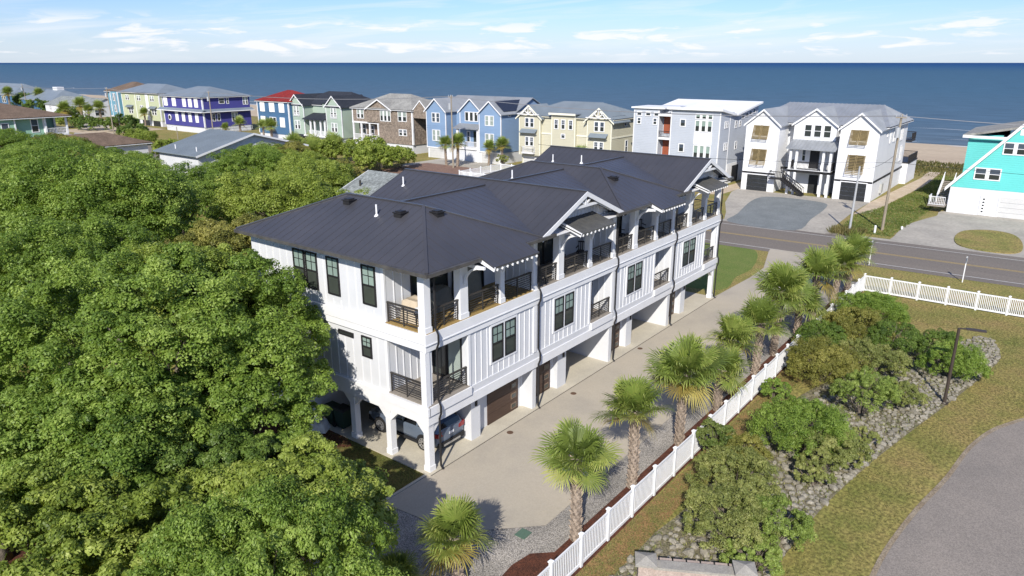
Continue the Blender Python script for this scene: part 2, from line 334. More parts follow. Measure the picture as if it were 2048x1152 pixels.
# surf foam lines along the beach
foamm = M('sea_foam', (0.62, 0.66, 0.70), (0.45, 0.52, 0.58), scale=1, rough=.9)
mb = MB()
for xb, wv, amp, br in ((211.5, 1.6, 1.2, .25), (217, .9, 1.5, .45), (228, .8, 2.0, .62), (262, .9, 3.0, .72)):
    y = -120.0
    while y < 1100:
        L_ = rng.uniform(6, 26)
        if rng.random() > br:
            n = 6
            for i in range(n):
                ya, yb = y + L_ * i / n, y + L_ * (i + 1) / n
                f = lambda t: xb + amp * math.sin(t * .06 + xb) + amp * .6 * math.sin(t * .17 + xb * 2)
                wa, wb = wv * math.sin(math.pi * i / n) + .08, wv * math.sin(math.pi * (i + 1) / n) + .08
                mb.face((f(ya), ya, -2.9), (f(ya) + wa, ya, -2.9), (f(yb) + wb, yb, -2.9), (f(yb), yb, -2.9))
        y += L_ * rng.uniform(.9, 1.4)
struct('surf_foam', mb, foamm)
# road runs along Y, slightly skewed
def rx(x, y): return x - (y - 2) * 0.045 if y < 60 else x - 58 * .045
def band(name, xa, xb, ya, yb, z, mat, n=30):
    mb = MB()
    for i in range(n):
        a = ya + (yb - ya) * i / n; b = ya + (yb - ya) * (i + 1) / n
        mb.face((rx(xa, a), a, z), (rx(xb, a), a, z), (rx(xb, b), b, z), (rx(xa, b), b, z))
    return struct(name, mb, mat)
band('road', 67.3, 78.4, -120, 700, .012, asphalt, 60)
band('road_shoulder', 78.4, 79.3, -120, 700, .010, concm, 60)
for k, (xa, m_, nm) in enumerate(((68.45, whitep, 'road_edge_line'), (77.0, whitep, 'road_edge_line'), (72.45, yellowp, 'road_centre_line'), (72.75, yellowp, 'road_centre_line'))):
    band(nm, xa, xa + .13, -120, 700, .016, m_, 60)
sheet('driveway', [(16.6, 19.35), (19.2, 19.3), (50.5, 19.3), (57, 19.0), (60.5, 19.1), (66.2, 20.6), (67.6, 20.9), (68.3, 13.4), (64.5, 13.9), (60.5, 13.6), (19.4, 13.3), (17.5, 15.2), (16.8, 17.2)], .030, drivem)
sheet('drive_gravel', [(-20, 19.35), (21, 19.35), (61, 15.0), (61, 11.6), (-20, 11.6)], .014, gravelm)
struct('drive_joint', MB().box(19.2, 50.5, 19.165, 19.195, .02, .036), M('dark_joint', (.07, .06, .05))); struct('slab_edge', MB().box(-20, 19.2, 19.35, 19.47, 0, .06), slabm)
struct('carport_slab', MB().box(19.15, 50.15, 19.2, 31.5, 0, .055), slabm)
sheet('mulch_bed', [(18.3, 12.15), (59.2, 12.0), (59.2, 10.7), (10, 10.9), (12.5, 12.3), (15.0, 12.75), (16.8, 12.95), (17.7, 12.8)], .022, mulch)
sheet('mulch_bed_by_trees', smoothpoly([(19.0, 24.2), (19.1, 33), (8, 34), (6, 24), (13, 25.2), (17, 25.6)]), .018, mulch)
sheet('side_yard', [(-15, 19.46), (19.15, 19.46), (19.15, 34), (-15, 34)], .008, yardm)
sheet('front_lawn', smoothpoly([(51.8, 20.2), (56.5, 20.0), (60, 19.9), (65.2, 21.3), (66.6, 23.2), (66.4, 30), (64, 40), (52.5, 40), (51.4, 30)]), .006, lawnm)
sheet('cul_de_sac', smoothpoly([(19, 2.3), (24.2, 2.6), (28.5, 2.2), (32.5, 1.5), (36.5, .95), (39.7, -.1), (42.3, -2.2), (44, -8), (43, -16), (34, -22), (18, -22), (10, -10), (12, 0)]), .02, asphalt2)
sheet('cul_de_sac_edge', smoothpoly([(19, 2.45), (24.2, 2.78), (28.6, 2.38), (32.6, 1.68), (36.65, 1.12), (39.9, .05), (42.6, -2.15), (44.5, -8), (43.4, -16.4), (34, -22.4), (17.7, -22.4), (9.5, -10), (11.5, .3)]), .014, M('worn_edge', (.30, .25, .18), (.22, .17, .11), scale=1.5, fine=(14, .3)))
# beyond the road
sheet('white_house_drive', [(77.3, 29.4), (77.3, 18.5), (90, 19.0), (99.1, 18.9), (99.1, 36), (96, 35.8), (88, 33.5), (82, 31)], .016, concm)
sheet('gravel_pad', smoothpoly([(76.9, 28.6), (76.9, 21.6), (84, 21.8), (92, 22.3), (95.2, 23.4), (96.0, 27), (95.2, 30.7), (91, 31.2), (82, 29.6)], 4), .022, bluegravel)
sheet('sand_path', [(99, 18.9), (126, 17.3), (134, 17.5), (134, 15.8), (118, 15.6), (98.5, 16.9), (92, 17.3), (90, 18.7)], .014, sandpath)
sheet('sand_path', [(93, 36.2), (99, 35.9), (112, 36.0), (112, 37.2), (97, 38.6), (92, 38.6)], .014, sandpath)
sheet('turquoise_house_drive', smoothpoly([(78.4, 12), (80.5, 12.6), (87, 12.6), (92, 11.6), (95, 10.8), (98.5, 10.6), (99.2, 6), (99.6, -8), (90, -10), (79.6, -8), (79.2, 1), (79.0, 6)], 4), .016, concm)
struct('turf_island', MB().prism([(x, y, .02) for x, y in smoothpoly([(79.8, 6.6), (83.5, 7.6), (87.6, 7.2), (89.5, 5), (88.6, 3.0), (85, 2.0), (80.4, 1.9), (78.9, 3.6)], 4)], (0, 0, .07)), grassm)
sheet('row_drive', [(79, 58), (99, 58), (99, 74), (92, 74), (92, 79), (98, 79), (98, 92), (88, 92), (79, 84)], .014, concm)
sheet('row_drive_brick', [(79, 76), (92, 76), (92, 90), (79, 90)], .018, M('brick_paving', (.24, .15, .11), (.18, .11, .085), scale=1, fine=(5, .2)))
sheet('row_drive', [(79, 118), (99, 118), (99, 146), (79, 146)], .014, concm)
sheet('row_drive', [(79, 190), (98, 192), (98, 212), (79, 212)], .014, sandpath)
sheet('side_street', [(62, 150), (104, 236), (98, 240), (56, 154)], .011, concm)
sheet('pit_lining', smoothpoly([(17, 9.9), (24, 9.5), (30, 9.6), (35.5, 9.2), (40, 8.2), (46, 6), (50.5, 3.6), (53, 2.0), (50, 1.0), (46.5, 1.4), (41, 2.5), (36, 3.6), (31, 4.6), (26, 5.3), (20, 5.5), (16, 5.2)]), .012, rockbed)
sheet('leaf_litter', smoothpoly([(14, 11.0), (26, 10.75), (38, 10.7), (50, 10.6), (57, 10.2), (55, 8.8), (46, 8.6), (36, 9.9), (28, 9.8), (17, 9.9)]), .017, M('leaf_litter', (.24, .145, .06), (.17, .14, .045), scale=1.6, fine=(24, .45), bump=.5, bscale=20, lo=.4, hi=.6))
# ---------------------------------------------------------------- the townhouse building
ZE, HZ = 9.25, 1.6; EA = [18.9, 26.6, 34.3, 41.95, 49.85]; UX = [19.4, 27.0, 34.62, 42.3, 49.95]; YF, YD, YB = 19.35, 21.75, 31.35
bld = thing('townhouse_building', 'long white three storey townhouse row with dark metal roof and black balcony rails', 'building', (34.6, 25.4, 0))
w = MB(); w.m = 0
w.box(19.35, 50.0, YF, YB, 2.42, 3.1)                        # first floor band
w.box(19.35, 50.0, YF, YB, 5.66, 6.36)                       # second floor band
# second storey solids around the recessed balconies
rec = [(19.35, 22.0), (32.25, 34.5), (39.9, 42.2), (47.6, 50.0)]
w.box(22.0, 32.25, YF + .05, YD, 3.1, 5.66); w.box(34.5, 39.9, YF + .05, YD, 3.1, 5.66); w.box(42.2, 47.6, YF + .05, YD, 3.1, 5.66)
w.box(19.45, 49.9, YD, YB - .05, 3.1, 5.66)
w.box(19.45, 49.9, YD, YB - .05, 6.36, 8.98)                 # top storey
for x in UX[1:4]: w.box(x - .17, x + .17, YF + .08, YD, 6.36, 8.98)
# ground floor garages: front piers, door recess, side walls
GAR = [(22.5, 23.15, 26.85, 27.0), (30.45, 27.15, 29.62, 27.0), (37.9, 34.78, 37.2, 34.45), (45.7, 42.46, 45.0, 42.1)]
for i, (px, d0, d1, ox) in enumerate(GAR):
    a, b = min(px, ox), max(px, ox); 
    w.box(a, b, 20.1, 27.2, .05, 2.42)
    w.box(a, d0, (19.72 if i == 0 else YF + .02), 20.1, .05, 2.42)
    w.box(d1, b, (19.72 if i > 0 else YF + .02), 20.1, .05, 2.42)
    w.box(d1 if i > 0 else a, b if i > 0 else d0, YF + .03, 19.72, 2.3, 2.42)
    w.box(d0, d1, YF + .06, 20.1, 2.32, 2.42)
w.box(19.4, 50.0, 27.2, YB, .05, 2.42)
w.build('wall', [white], bld)
# board and batten strips
def bat(plane, c, a0, a1, z0, z1, holes=(), sp=.41, w_=.045, pr=.028):
    bt = MB()
    n = max(1, round((a1 - a0) / sp)); 
    for i in range(1, n):
        a = a0 + (a1 - a0) * i / n; segs = [(z0, z1)]
        for (h0, h1, hz0, hz1) in holes:
            if h0 - .05 < a < h1 + .05:
                segs = [s for q in segs for s in ((q[0], min(q[1], hz0)), (max(q[0], hz1), q[1])) if s[1] - s[0] > .05]
        for s in segs: pbox(bt, plane, c, a - w_ / 2, a + w_ / 2, 0, pr, *s)
    bt.build('batten_strips', trimw, bld)
WIN2 = [(23.62, 25.42), (28.7, 30.5), (36.35, 38.17), (44.05, 45.97)]
spans = [(22.1, 27.0), (27.1, 32.15), (34.75, 39.8), (42.45, 47.5)]
for (a, b), (c, d) in zip(spans, WIN2): bat('Y', YF + .05, a, b, 3.1, 5.66, [(c - .12, d + .12, 3.64, 5.66)])
bat('X', 19.45, YD + .1, YB - .2, 3.1, 5.66, [(22.65, 23.5, 4.35, 5.66), (23.85, 25.1, 5.1, 5.66)], sp=.55, pr=.018)
bat('X', 19.45, YD + .2, YB - .2, 6.4, 8.9, [(22.1, 23.25, 6.8, 9), (24.5, 25.6, 6.8, 9), (26.0, 28.1, 6.8, 9)], sp=.55, pr=.018)
bat('Y', YD, 19.5, 22.0, 3.1, 5.66); bat('Y', YD, 19.5, 20.9, 6.4, 8.95)
for x0, x1 in rec[1:]: bat('Y', YD, x0, x1, 3.1, 5.66)
for x in UX[1:4]: bat('X', x - .17, YF + .1, YD, 6.4, 8.95)
for x in (34.5, 42.2): bat('X', x, YF + .1, YD, 3.1, 5.66)
# fascias and trim bands
t = MB()
t.box(19.28, 50.07, YF - .07, YF + .02, 5.98, 6.42); t.box(19.28, 19.37, YF + .02, YB, 6.0, 6.42); t.box(19.25, 50.1, YF - .10, YF + .0, 5.94, 5.98)
t.box(19.31, 50.04, YF - .04, YF + .02, 5.66, 5.94); t.box(19.31, 19.37, YF + .02, YB, 5.66, 5.97)
for a, b in rec: t.box(a - .02, b + .03, YF - .13, YF, 2.78, 3.16)
t.box(19.22, 19.36, YF - .13, YD + .1, 2.78, 3.16)
t.box(19.30, 50.05, YF - .05, YF + .02, 2.32, 2.775); t.box(19.30, 19.37, YF + .02, YB, 2.32, 3.08)
for x in UX: t.box(x - .13, x + .13, YF - .02, YF + .08, 3.16, 5.66)
for a, b in rec[1:3]: t.box(a - .16, a + .0, YF + .0, YF + .09, 3.16, 5.66)
t.box(21.98, 22.14, YF, YF + .09, 3.16, 5.66); t.box(47.46, 47.62, YF, YF + .09, 3.16, 5.66)
t.box(19.40, 19.5, YD - .02, YD + .14, 3.1, 5.66); t.box(19.40, 19.5, YD - .02, YD + .14, 6.42, 8.95)
t.box(19.42, 50, YF + .03, YF + .25, 8.93, 9.10); t.box(19.38, 19.5, YF + .2, YD, 8.93, 9.10)   # header beam of the top deck
for (px, d0, d1, ox) in GAR:
    t.box(d0, d0 + .06, 20.04, 20.1, .06, 2.3); t.box(d1 - .06, d1, 20.04, 20.1, .06, 2.3)
t.build('trim_band', trimw, bld)
# rendered porch ceilings, decks
MB().box(19.4, 49.95, YF + .05, YD, 9.10, 9.14).build('porch_ceiling', trimw, bld)
for i in range(4):
    a, b = UX[i] + (.0 if i == 0 else .17), UX[i + 1] - .17
    MB().box(a, b + (.17 if i == 3 else 0), YF - .02, YD, 6.36, 6.45).build('deck_floor', deckwood if i == 0 else deckgrey, bld)
for a, b in rec: MB().box(a + .02, b - .02, YF - .05, YD, 3.1, 3.2).build('balcony_floor', deckgrey, bld)
# columns
def column(x0, x1, y0, y1, z0, z1, base=True):
    c = MB(); c.box(x0, x1, y0, y1, z0, z1)
    if base: c.box(x0 - .028, x1 + .028, y0 - .028, y1 + .028, z0, z0 + .26); c.box(x0 - .022, x1 + .022, y0 - .022, y1 + .022, z1 - .12, z1 - .003)
    return c
for (x0, x1, y0, y1) in ((19.36, 19.67, 19.38, 19.69), (19.36, 19.67, 21.74, 22.05), (19.36, 19.67, 24.15, 24.46), (49.66, 49.97, 19.38, 19.69), (49.66, 49.97, 23.5, 23.81)):
    c = column(x0, x1, y0, y1, .05, 2.318)
    k = .52
    if y0 < 30:    # chamfer braces under the beam
        if x0 < 20:
            for (ya, s) in ((y1, 1), (y0, -1)):
                if 19.35 < ya + s * k < 27: c.prism([(x0 + .03, ya, 2.316), (x0 + .03, ya + s * k, 2.316), (x0 + .03, ya, 2.316 - k)], (.25, 0, 0))
        if y0 < 20:
            s = 1 if x0 < 30 else -1; xa = x1 if s > 0 else x0
            c.prism([(xa, y0 + .03, 2.316), (xa + s * k, y0 + .03, 2.316), (xa, y0 + .03, 2.316 - k)], (0, .25, 0))
    c.build('column', trimw, bld)
for z0, z1 in ((3.1, 5.66),):
    column(19.36, 19.70, 19.38, 19.72, z0, z1, False).build('column', trimw, bld); column(49.62, 49.96, 19.38, 19.72, z0, z1, False).build('column', trimw, bld)
TOPC = [[(19.38, 19.74), (21.55, 22.05), (24.3, 24.6), (26.84, 27.16)], [(29.02, 29.5), (31.95, 32.25), (34.46, 34.78)], [(36.95, 37.4), (39.75, 40.05), (42.14, 42.46)], [(44.6, 45.1), (47.25, 47.55), (49.62, 49.98)]]
for u in TOPC:
    for x0, x1 in u: column(x0, x1, 19.37, 19.37 + min(.36, x1 - x0 + .02), 6.42, 9.0, True).build('column', trimw, bld)
column(49.62, 49.98, 21.4, 21.74, 6.42, 9.0).build('column', trimw, bld); column(49.62, 49.98, 21.4, 21.74, 3.16, 5.7).build('column', trimw, bld)
# railings
def railing(plane, c, a0, a1, z):
    r = MB(); n = 2 if a1 - a0 < 2.6 else 3; y = .03
    pbox(r, plane, c, a0, a1, -.045, .045, z + .86, z + .92)
    for i in range(n + 1):
        a = a0 + .03 + (a1 - a0 - .06) * i / n; pbox(r, plane, c, a - .025, a + .025, -.025, .025, z, z + .86)
    for j in range(7): pbox(r, plane, c, a0 + .05, a1 - .05, -.012, .012, z + .10 + .108 * j, z + .128 + .108 * j)
    r.build('railing', bronze, bld)
for u, s0 in zip(TOPC, [None, 27.16, 34.78, 42.46]):
    cs = ([] if s0 is None else [(0, s0)]) + u
    for a, b in zip(cs, cs[1:]): railing('Y', 19.5, a[1] + .01, b[0] - .01, 6.45)
railing('X', 19.5, 19.75, 21.7, 6.45); railing('X', 19.5, 19.75, 21.7, 3.2)
for (a, b), off in zip(rec, ((19.71, 21.95), (32.27, 34.48), (39.92, 42.18), (47.62, 49.6))): railing('Y', 19.47, off[0], off[1], 3.2)
railing('X', 49.8, 19.75, 21.4, 6.45); railing('X', 49.8, 19.75, 21.4, 3.2)
# windows and doors
WK = dict(fm=black, pm=gblind, lower=glow_, grid=(2, 2), trim=trimw, w=.06)
for a, b in WIN2: window(bld, 'Y', YF + .05, a, b, 3.76, 5.5, n=2, **WK)
WK2 = dict(WK); WK2['trim'] = None
window(bld, 'X', 19.45, 26.16, 26.98, 7.0, 8.76, **WK2); window(bld, 'X', 19.45, 27.08, 27.9, 7.0, 8.76, **WK2); window(bld, 'X', 19.45, 24.64, 25.47, 7.0, 8.76, **WK2); window(bld, 'X', 19.45, 22.27, 23.12, 7.0, 8.78, **WK2)
window(bld, 'X', 19.45, 22.76, 23.4, 4.47, 5.46, **WK2); window(bld, 'X', 19.45, 23.95, 24.97, 5.18, 5.4, fm=black, pm=gdark, sash=False, w=.05)
def slider(plane, c, a0, a1, z0, z1, n, pm=None):
    f = MB(); p = MB(); W = (a1 - a0) / n
    for k in range(n):
        x0 = a0 + k * W; x1 = x0 + W; d = .04 + .03 * (k % 2)
        for q in ((x0, x0 + .08), (x1 - .08, x1)): pbox(f, plane, c, q[0], q[1], 0, d, z0, z1)
        pbox(f, plane, c, x0 + .08, x1 - .08, 0, d, z0, z0 + .1); pbox(f, plane, c, x0 + .08, x1 - .08, 0, d, z1 - .1, z1)
        p.m = k % 2; p.face(*[P3(plane, c, *q) for q in ((x0 + .08, .02, z0 + .1), (x1 - .08, .02, z0 + .1), (x1 - .08, .02, z1 - .1), (x0 + .08, .02, z1 - .1))])
    o = f.build('sliding_door', black, bld); p.build('pane', [pm or gdark, gdark], o)
slider('X', 22.0, 19.75, 21.55, 3.2, 5.4, 2, gcurt)
slider('Y', YD, 20.95, 23.3, 6.45, 8.75, 2); slider('Y', YD, 23.65, 25.9, 6.45, 8.75, 2)
for x in UX[1:4]: slider('Y', YD, x + .35, x + 2.6, 6.45, 8.75, 2); slider('Y', YD, x + 3.0, x + 5.0, 6.45, 8.75, 2)
for a, b in rec[1:]: slider('Y', YD, a + .4, b - .5, 3.2, 5.4, 2)
window(bld, 'Y', 27.2, 20.9, 22.1, 1.2, 2.2, fm=black, sash=False)
for i, (px, d0, d1, ox) in enumerate(GAR):
    g_ = MB(); H = 2.24; d0, d1 = (d1 - 2.75, d1 - .3) if i == 0 else (d0 + .1, d1 - .2)
    for r_ in range(4): g_.box(d0 + .01, d1 - .01, 20.05, 20.1, .06 + H * r_ / 4 + .008, .06 + H * (r_ + 1) / 4 - .008)
    go = g_.build('garage_door', wooddoor, bld); f = MB(); p = MB()
    xw = d1 - .62
    for r_ in range(4):
        z = .06 + H * r_ / 4 + .14; f.box(xw, xw + .44, 20.025, 20.05, z, z + .3); p.face((xw + .05, 20.02, z + .05), (xw + .39, 20.02, z + .05), (xw + .39, 20.02, z + .25), (xw + .05, 20.02, z + .25))
    fo = f.build('window', M('door_lite_frame', (.2, .14, .1)), go); p.build('pane', gdark, fo)
    s = 1 if i == 0 else -1
    bx_ = (22.78, 30.1, 37.6, 45.4)[i]
    MB().box(bx_, bx_ + .12, 19.66, 19.72, 1.75, 2.0).build('number_plate', black, bld)
# roof
rf = MB()
for k in range(4):
    a, b = EA[k], EA[k + 1]; m = (a + b) / 2; zr = ZE + .4156 * (b - a) / 2; hd_ = (b - a) / 2; y0, y1 = 18.7, 31.6
    if k in (0, 2):
        roof_plane(rf, [(a, y0, ZE), (b, y0, ZE), (m, y0 + hd_, zr)]); roof_plane(rf, [(b, y1, ZE), (a, y1, ZE), (m, y1 - hd_, zr)])
        roof_plane(rf, [(a, y1, ZE), (a, y0, ZE), (m, y0 + hd_, zr), (m, y1 - hd_, zr)]); roof_plane(rf, [(b, y0, ZE), (b, y1, ZE), (m, y1 - hd_, zr), (m, y0 + hd_, zr)])
        rf.beam((a, y0, ZE + .02), (m, y0 + hd_, zr + .02), .14, .05); rf.beam((b, y0, ZE + .02), (m, y0 + hd_, zr + .02), .14, .05)
        rf.beam((a, y1, ZE + .02), (m, y1 - hd_, zr + .02), .14, .05); rf.beam((m, y0 + hd_, zr + .02), (m, y1 - hd_, zr + .02), .14, .05)
        va, vb, vo = a + 3.15, a + 6.35, 17.9; zo = ZE - .4156 * (18.7 - vo) + .015
        roof_plane(rf, [(va, vo, zo), (vb, vo, zo), (vb, y0 + .1, ZE + .055), (va, y0 + .1, ZE + .055)], th=.07)
    else:
        roof_plane(rf, [(a, y1, ZE), (a, y0, ZE), (m, y0, zr), (m, y1, zr)]); roof_plane(rf, [(b, y0, ZE), (b, y1, ZE), (m, y1, zr), (m, y0, zr)])
        rf.beam((m, y0, zr + .02), (m, y1, zr + .02), .16, .05)
for k in range(3):
    b = EA[k + 1]; zc = 10.62; dx = (zc - ZE) / .4156; yc = 24.9
    roof_plane(rf, [(b - dx, yc, zc), (b, 19.1, ZE + .03), (b + dx, yc, zc)], th=.05); roof_plane(rf, [(b - dx, yc, zc), (b + dx, yc, zc), (b, 31.2, ZE + .03)], th=.05)
    rf.beam((b - dx, yc, zc + .03), (b + dx, yc, zc + .03), .14, .05)
rf.build('roof', roofm, bld)
for k in (1, 3):      # little canopies on the gable fronts
    a = EA[k]; x0, x1 = (28.95, 32.35) if k == 1 else (44.4, 47.75)
    v = MB(); roof_plane(v, [(x0, 18.05, 9.03), (x1, 18.05, 9.03), (x1, 19.62, 9.5), (x0, 19.62, 9.5)], th=.07, seam=.4)
    co = v.build('canopy_roof', visorm, bld)
# gable ends, fascia boards, rafter tails, braces
for k in (1, 3):
    gw = MB(); fa = MB(); tr = MB()
    a, b = EA[k], EA[k + 1]; m = (a + b) / 2; zr = ZE + .4156 * (b - a) / 2
    gw.prism([(a + .35, 19.5, 9.1), (b - .35, 19.5, 9.1), (b - .35, 19.5, ZE + .03), (m, 19.5, zr - .12), (a + .35, 19.5, ZE + .03)], (0, .12, 0))
    for x in np.arange(a + .7, b - .5, .3):
        zt = ZE + .4156 * (min(x - a, b - x)) - .13
        if zt > 9.3: gw.box(x - .02, x + .02, 19.47, 19.5, 9.1, zt)
    for s in (-1, 1):
        e = a if s < 0 else b
        fa.prism([(e, 18.66, ZE - .26), (m, 18.66, zr - .24), (m, 18.66, zr + .0), (e, 18.66, ZE - .01)], (0, .05, 0))
        q = lambda t_, dz=0: (m + (e - m) * t_, 18.74, zr + (ZE - zr) * t_ + dz)
    # decorative truss at the peak
    tr.beam((m - 1.15, 18.78, zr - .72), (m + 1.15, 18.78, zr - .72), .07, .13); tr.beam((m, 18.78, zr - .1), (m, 18.78, zr - .7), .08, .1, up=(1, 0, 0))
    for s in (-1, 1): tr.beam((m, 18.78, zr - .68), (m + s * .55, 18.78, zr - .36), .06, .09); tr.beam((m + s * 1.1, 18.78, zr - .70), (m + s * 2.6, 18.78, zr - 1.32), .06, .12)
    gw.build('gable_wall', white, bld); fa.build('rake_board', trimw, bld); tr.build('gable_truss', trimw, bld)
for k in range(4):
    a, b = EA[k], EA[k + 1]
    x0, x1 = (a + 3.15, a + 6.35) if k in (0, 2) else ((28.95, 32.35) if k == 1 else (44.4, 47.75)); yo, zo = (17.9, 8.80) if k in (0, 2) else (18.05, 8.94)
    zi = 9.16 if k in (0, 2) else 9.4
    rt = MB(); n = 9
    for i in range(n):
        x = x0 + .2 + (x1 - x0 - .4) * i / (n - 1); rt.beam((x, yo - .04, zo - .02), (x, 19.3, zo - .02 + (19.3 - yo) * .30), .045, .10)
    rt.build('rafter_tail', trimw, bld)
    br = MB(); br.m = 0
    br.beam((x0 + .03, yo - .01, zo + .02), (x0 + .03, 19.3, zo + .02 + (19.3 - yo) * .36), .05, .2)
    br.build('visor_rake', trimw, bld)
    for x in ((21.8, 24.45), (29.26, 32.1), (37.17, 39.9), (44.85, 47.4))[k]:
        br = MB()
        prev = None
        for i in range(7):
            t_ = i / 6 * math.pi / 2; p = (x, 19.32 - .95 * (1 - math.cos(t_)), 8.0 + .85 * math.sin(t_))
            if prev: br.beam(prev, p, .09, .12, up=(1, 0, 0))
            prev = p
        br.beam((x, 18.2, 8.88), (x, 19.35, 8.88), .1, .12)
        br.build('canopy_brace', trimw, bld)
# gutters and downspouts
MB().box(18.76, 18.9, 18.58, 31.6, 9.09, 9.24).build('gutter', gutterm, bld)
for a, b in ((18.9, 22.05), (25.3, 27.6), (33.5, 37.4), (40.7, 42.9), (49.2, 50.0)): MB().box(a + (.003 if a < 19 else 0), b, 18.56, 18.7, 9.085, 9.235).build('gutter', gutterm, bld)
sf = MB(); sf.box(18.92, 49.85, 18.72, 19.4, 9.06, 9.09); sf.box(18.92, 19.45, 19.4, 31.5, 9.06, 9.09); sf.build('soffit', trimw, bld)
for x in (19.86, 27.12, 34.74, 42.42, 49.9):
    d = MB(); d.tube([(x - .1, 18.68, 9.12), (x - .1, 18.75, 8.98), (x, YF - .1, 8.8), (x, YF - .1, 6.6), (x, YF - .24, 6.35), (x, YF - .24, 5.95), (x, YF - .13, 5.7), (x, YF - .13, 3.35), (x, YF - .25, 3.12), (x, YF - .25, 2.75), (x, YF - .15, 2.5), (x, YF - .15, .22), (x, YF - .27, .08)], .048, 6)
    d.build('downspout', black, bld)
# roof furniture: pipes and vents
def zr_(x, y):
    for k in range(4):
        a, b = EA[k], EA[k + 1]
        if a <= x <= b:
            z = ZE + .4156 * min(x - a, b - x)
            return min(z, ZE + .4156 * min(y - 18.7, 31.6 - y)) if k in (0, 2) else z
for x, y in ((21.6, 24.4), (28.9, 30.2), (33.0, 25.4), (43.9, 30.0), (41.3, 25.9)):
    z = zr_(x, y) if (x, y) != (33.0, 25.4) and x != 41.3 else 10.55
    MB().tube([(x, y, z - .05), (x, y, z + .5)], .042, 10).tube([(x, y, z - .05), (x, y, z + .06)], [.13, .05], 10).build('vent_pipe', trimw, bld)
for x, y in ((22.15, 26.9), (21.9, 23.15), (22.85, 21.8), (37.6, 21.3)):
    z = zr_(x, y); m = MB(); n = 10
    m.box(x - .22, x + .22, y - .22, y + .22, z - .1, z + .1)
    m.prism([(x - .26, y - .26, z + .1), (x + .26, y - .26, z + .1), (x + .26, y + .26, z + .1), (x - .26, y + .26, z + .1)], (0, 0, .05))
    m.prism([(x - .17, y - .17, z + .15), (x + .17, y - .17, z + .15), (x + .17, y + .17, z + .15), (x - .17, y + .17, z + .15)], (0, 0, .05))
    m.build('roof_vent', black, bld)
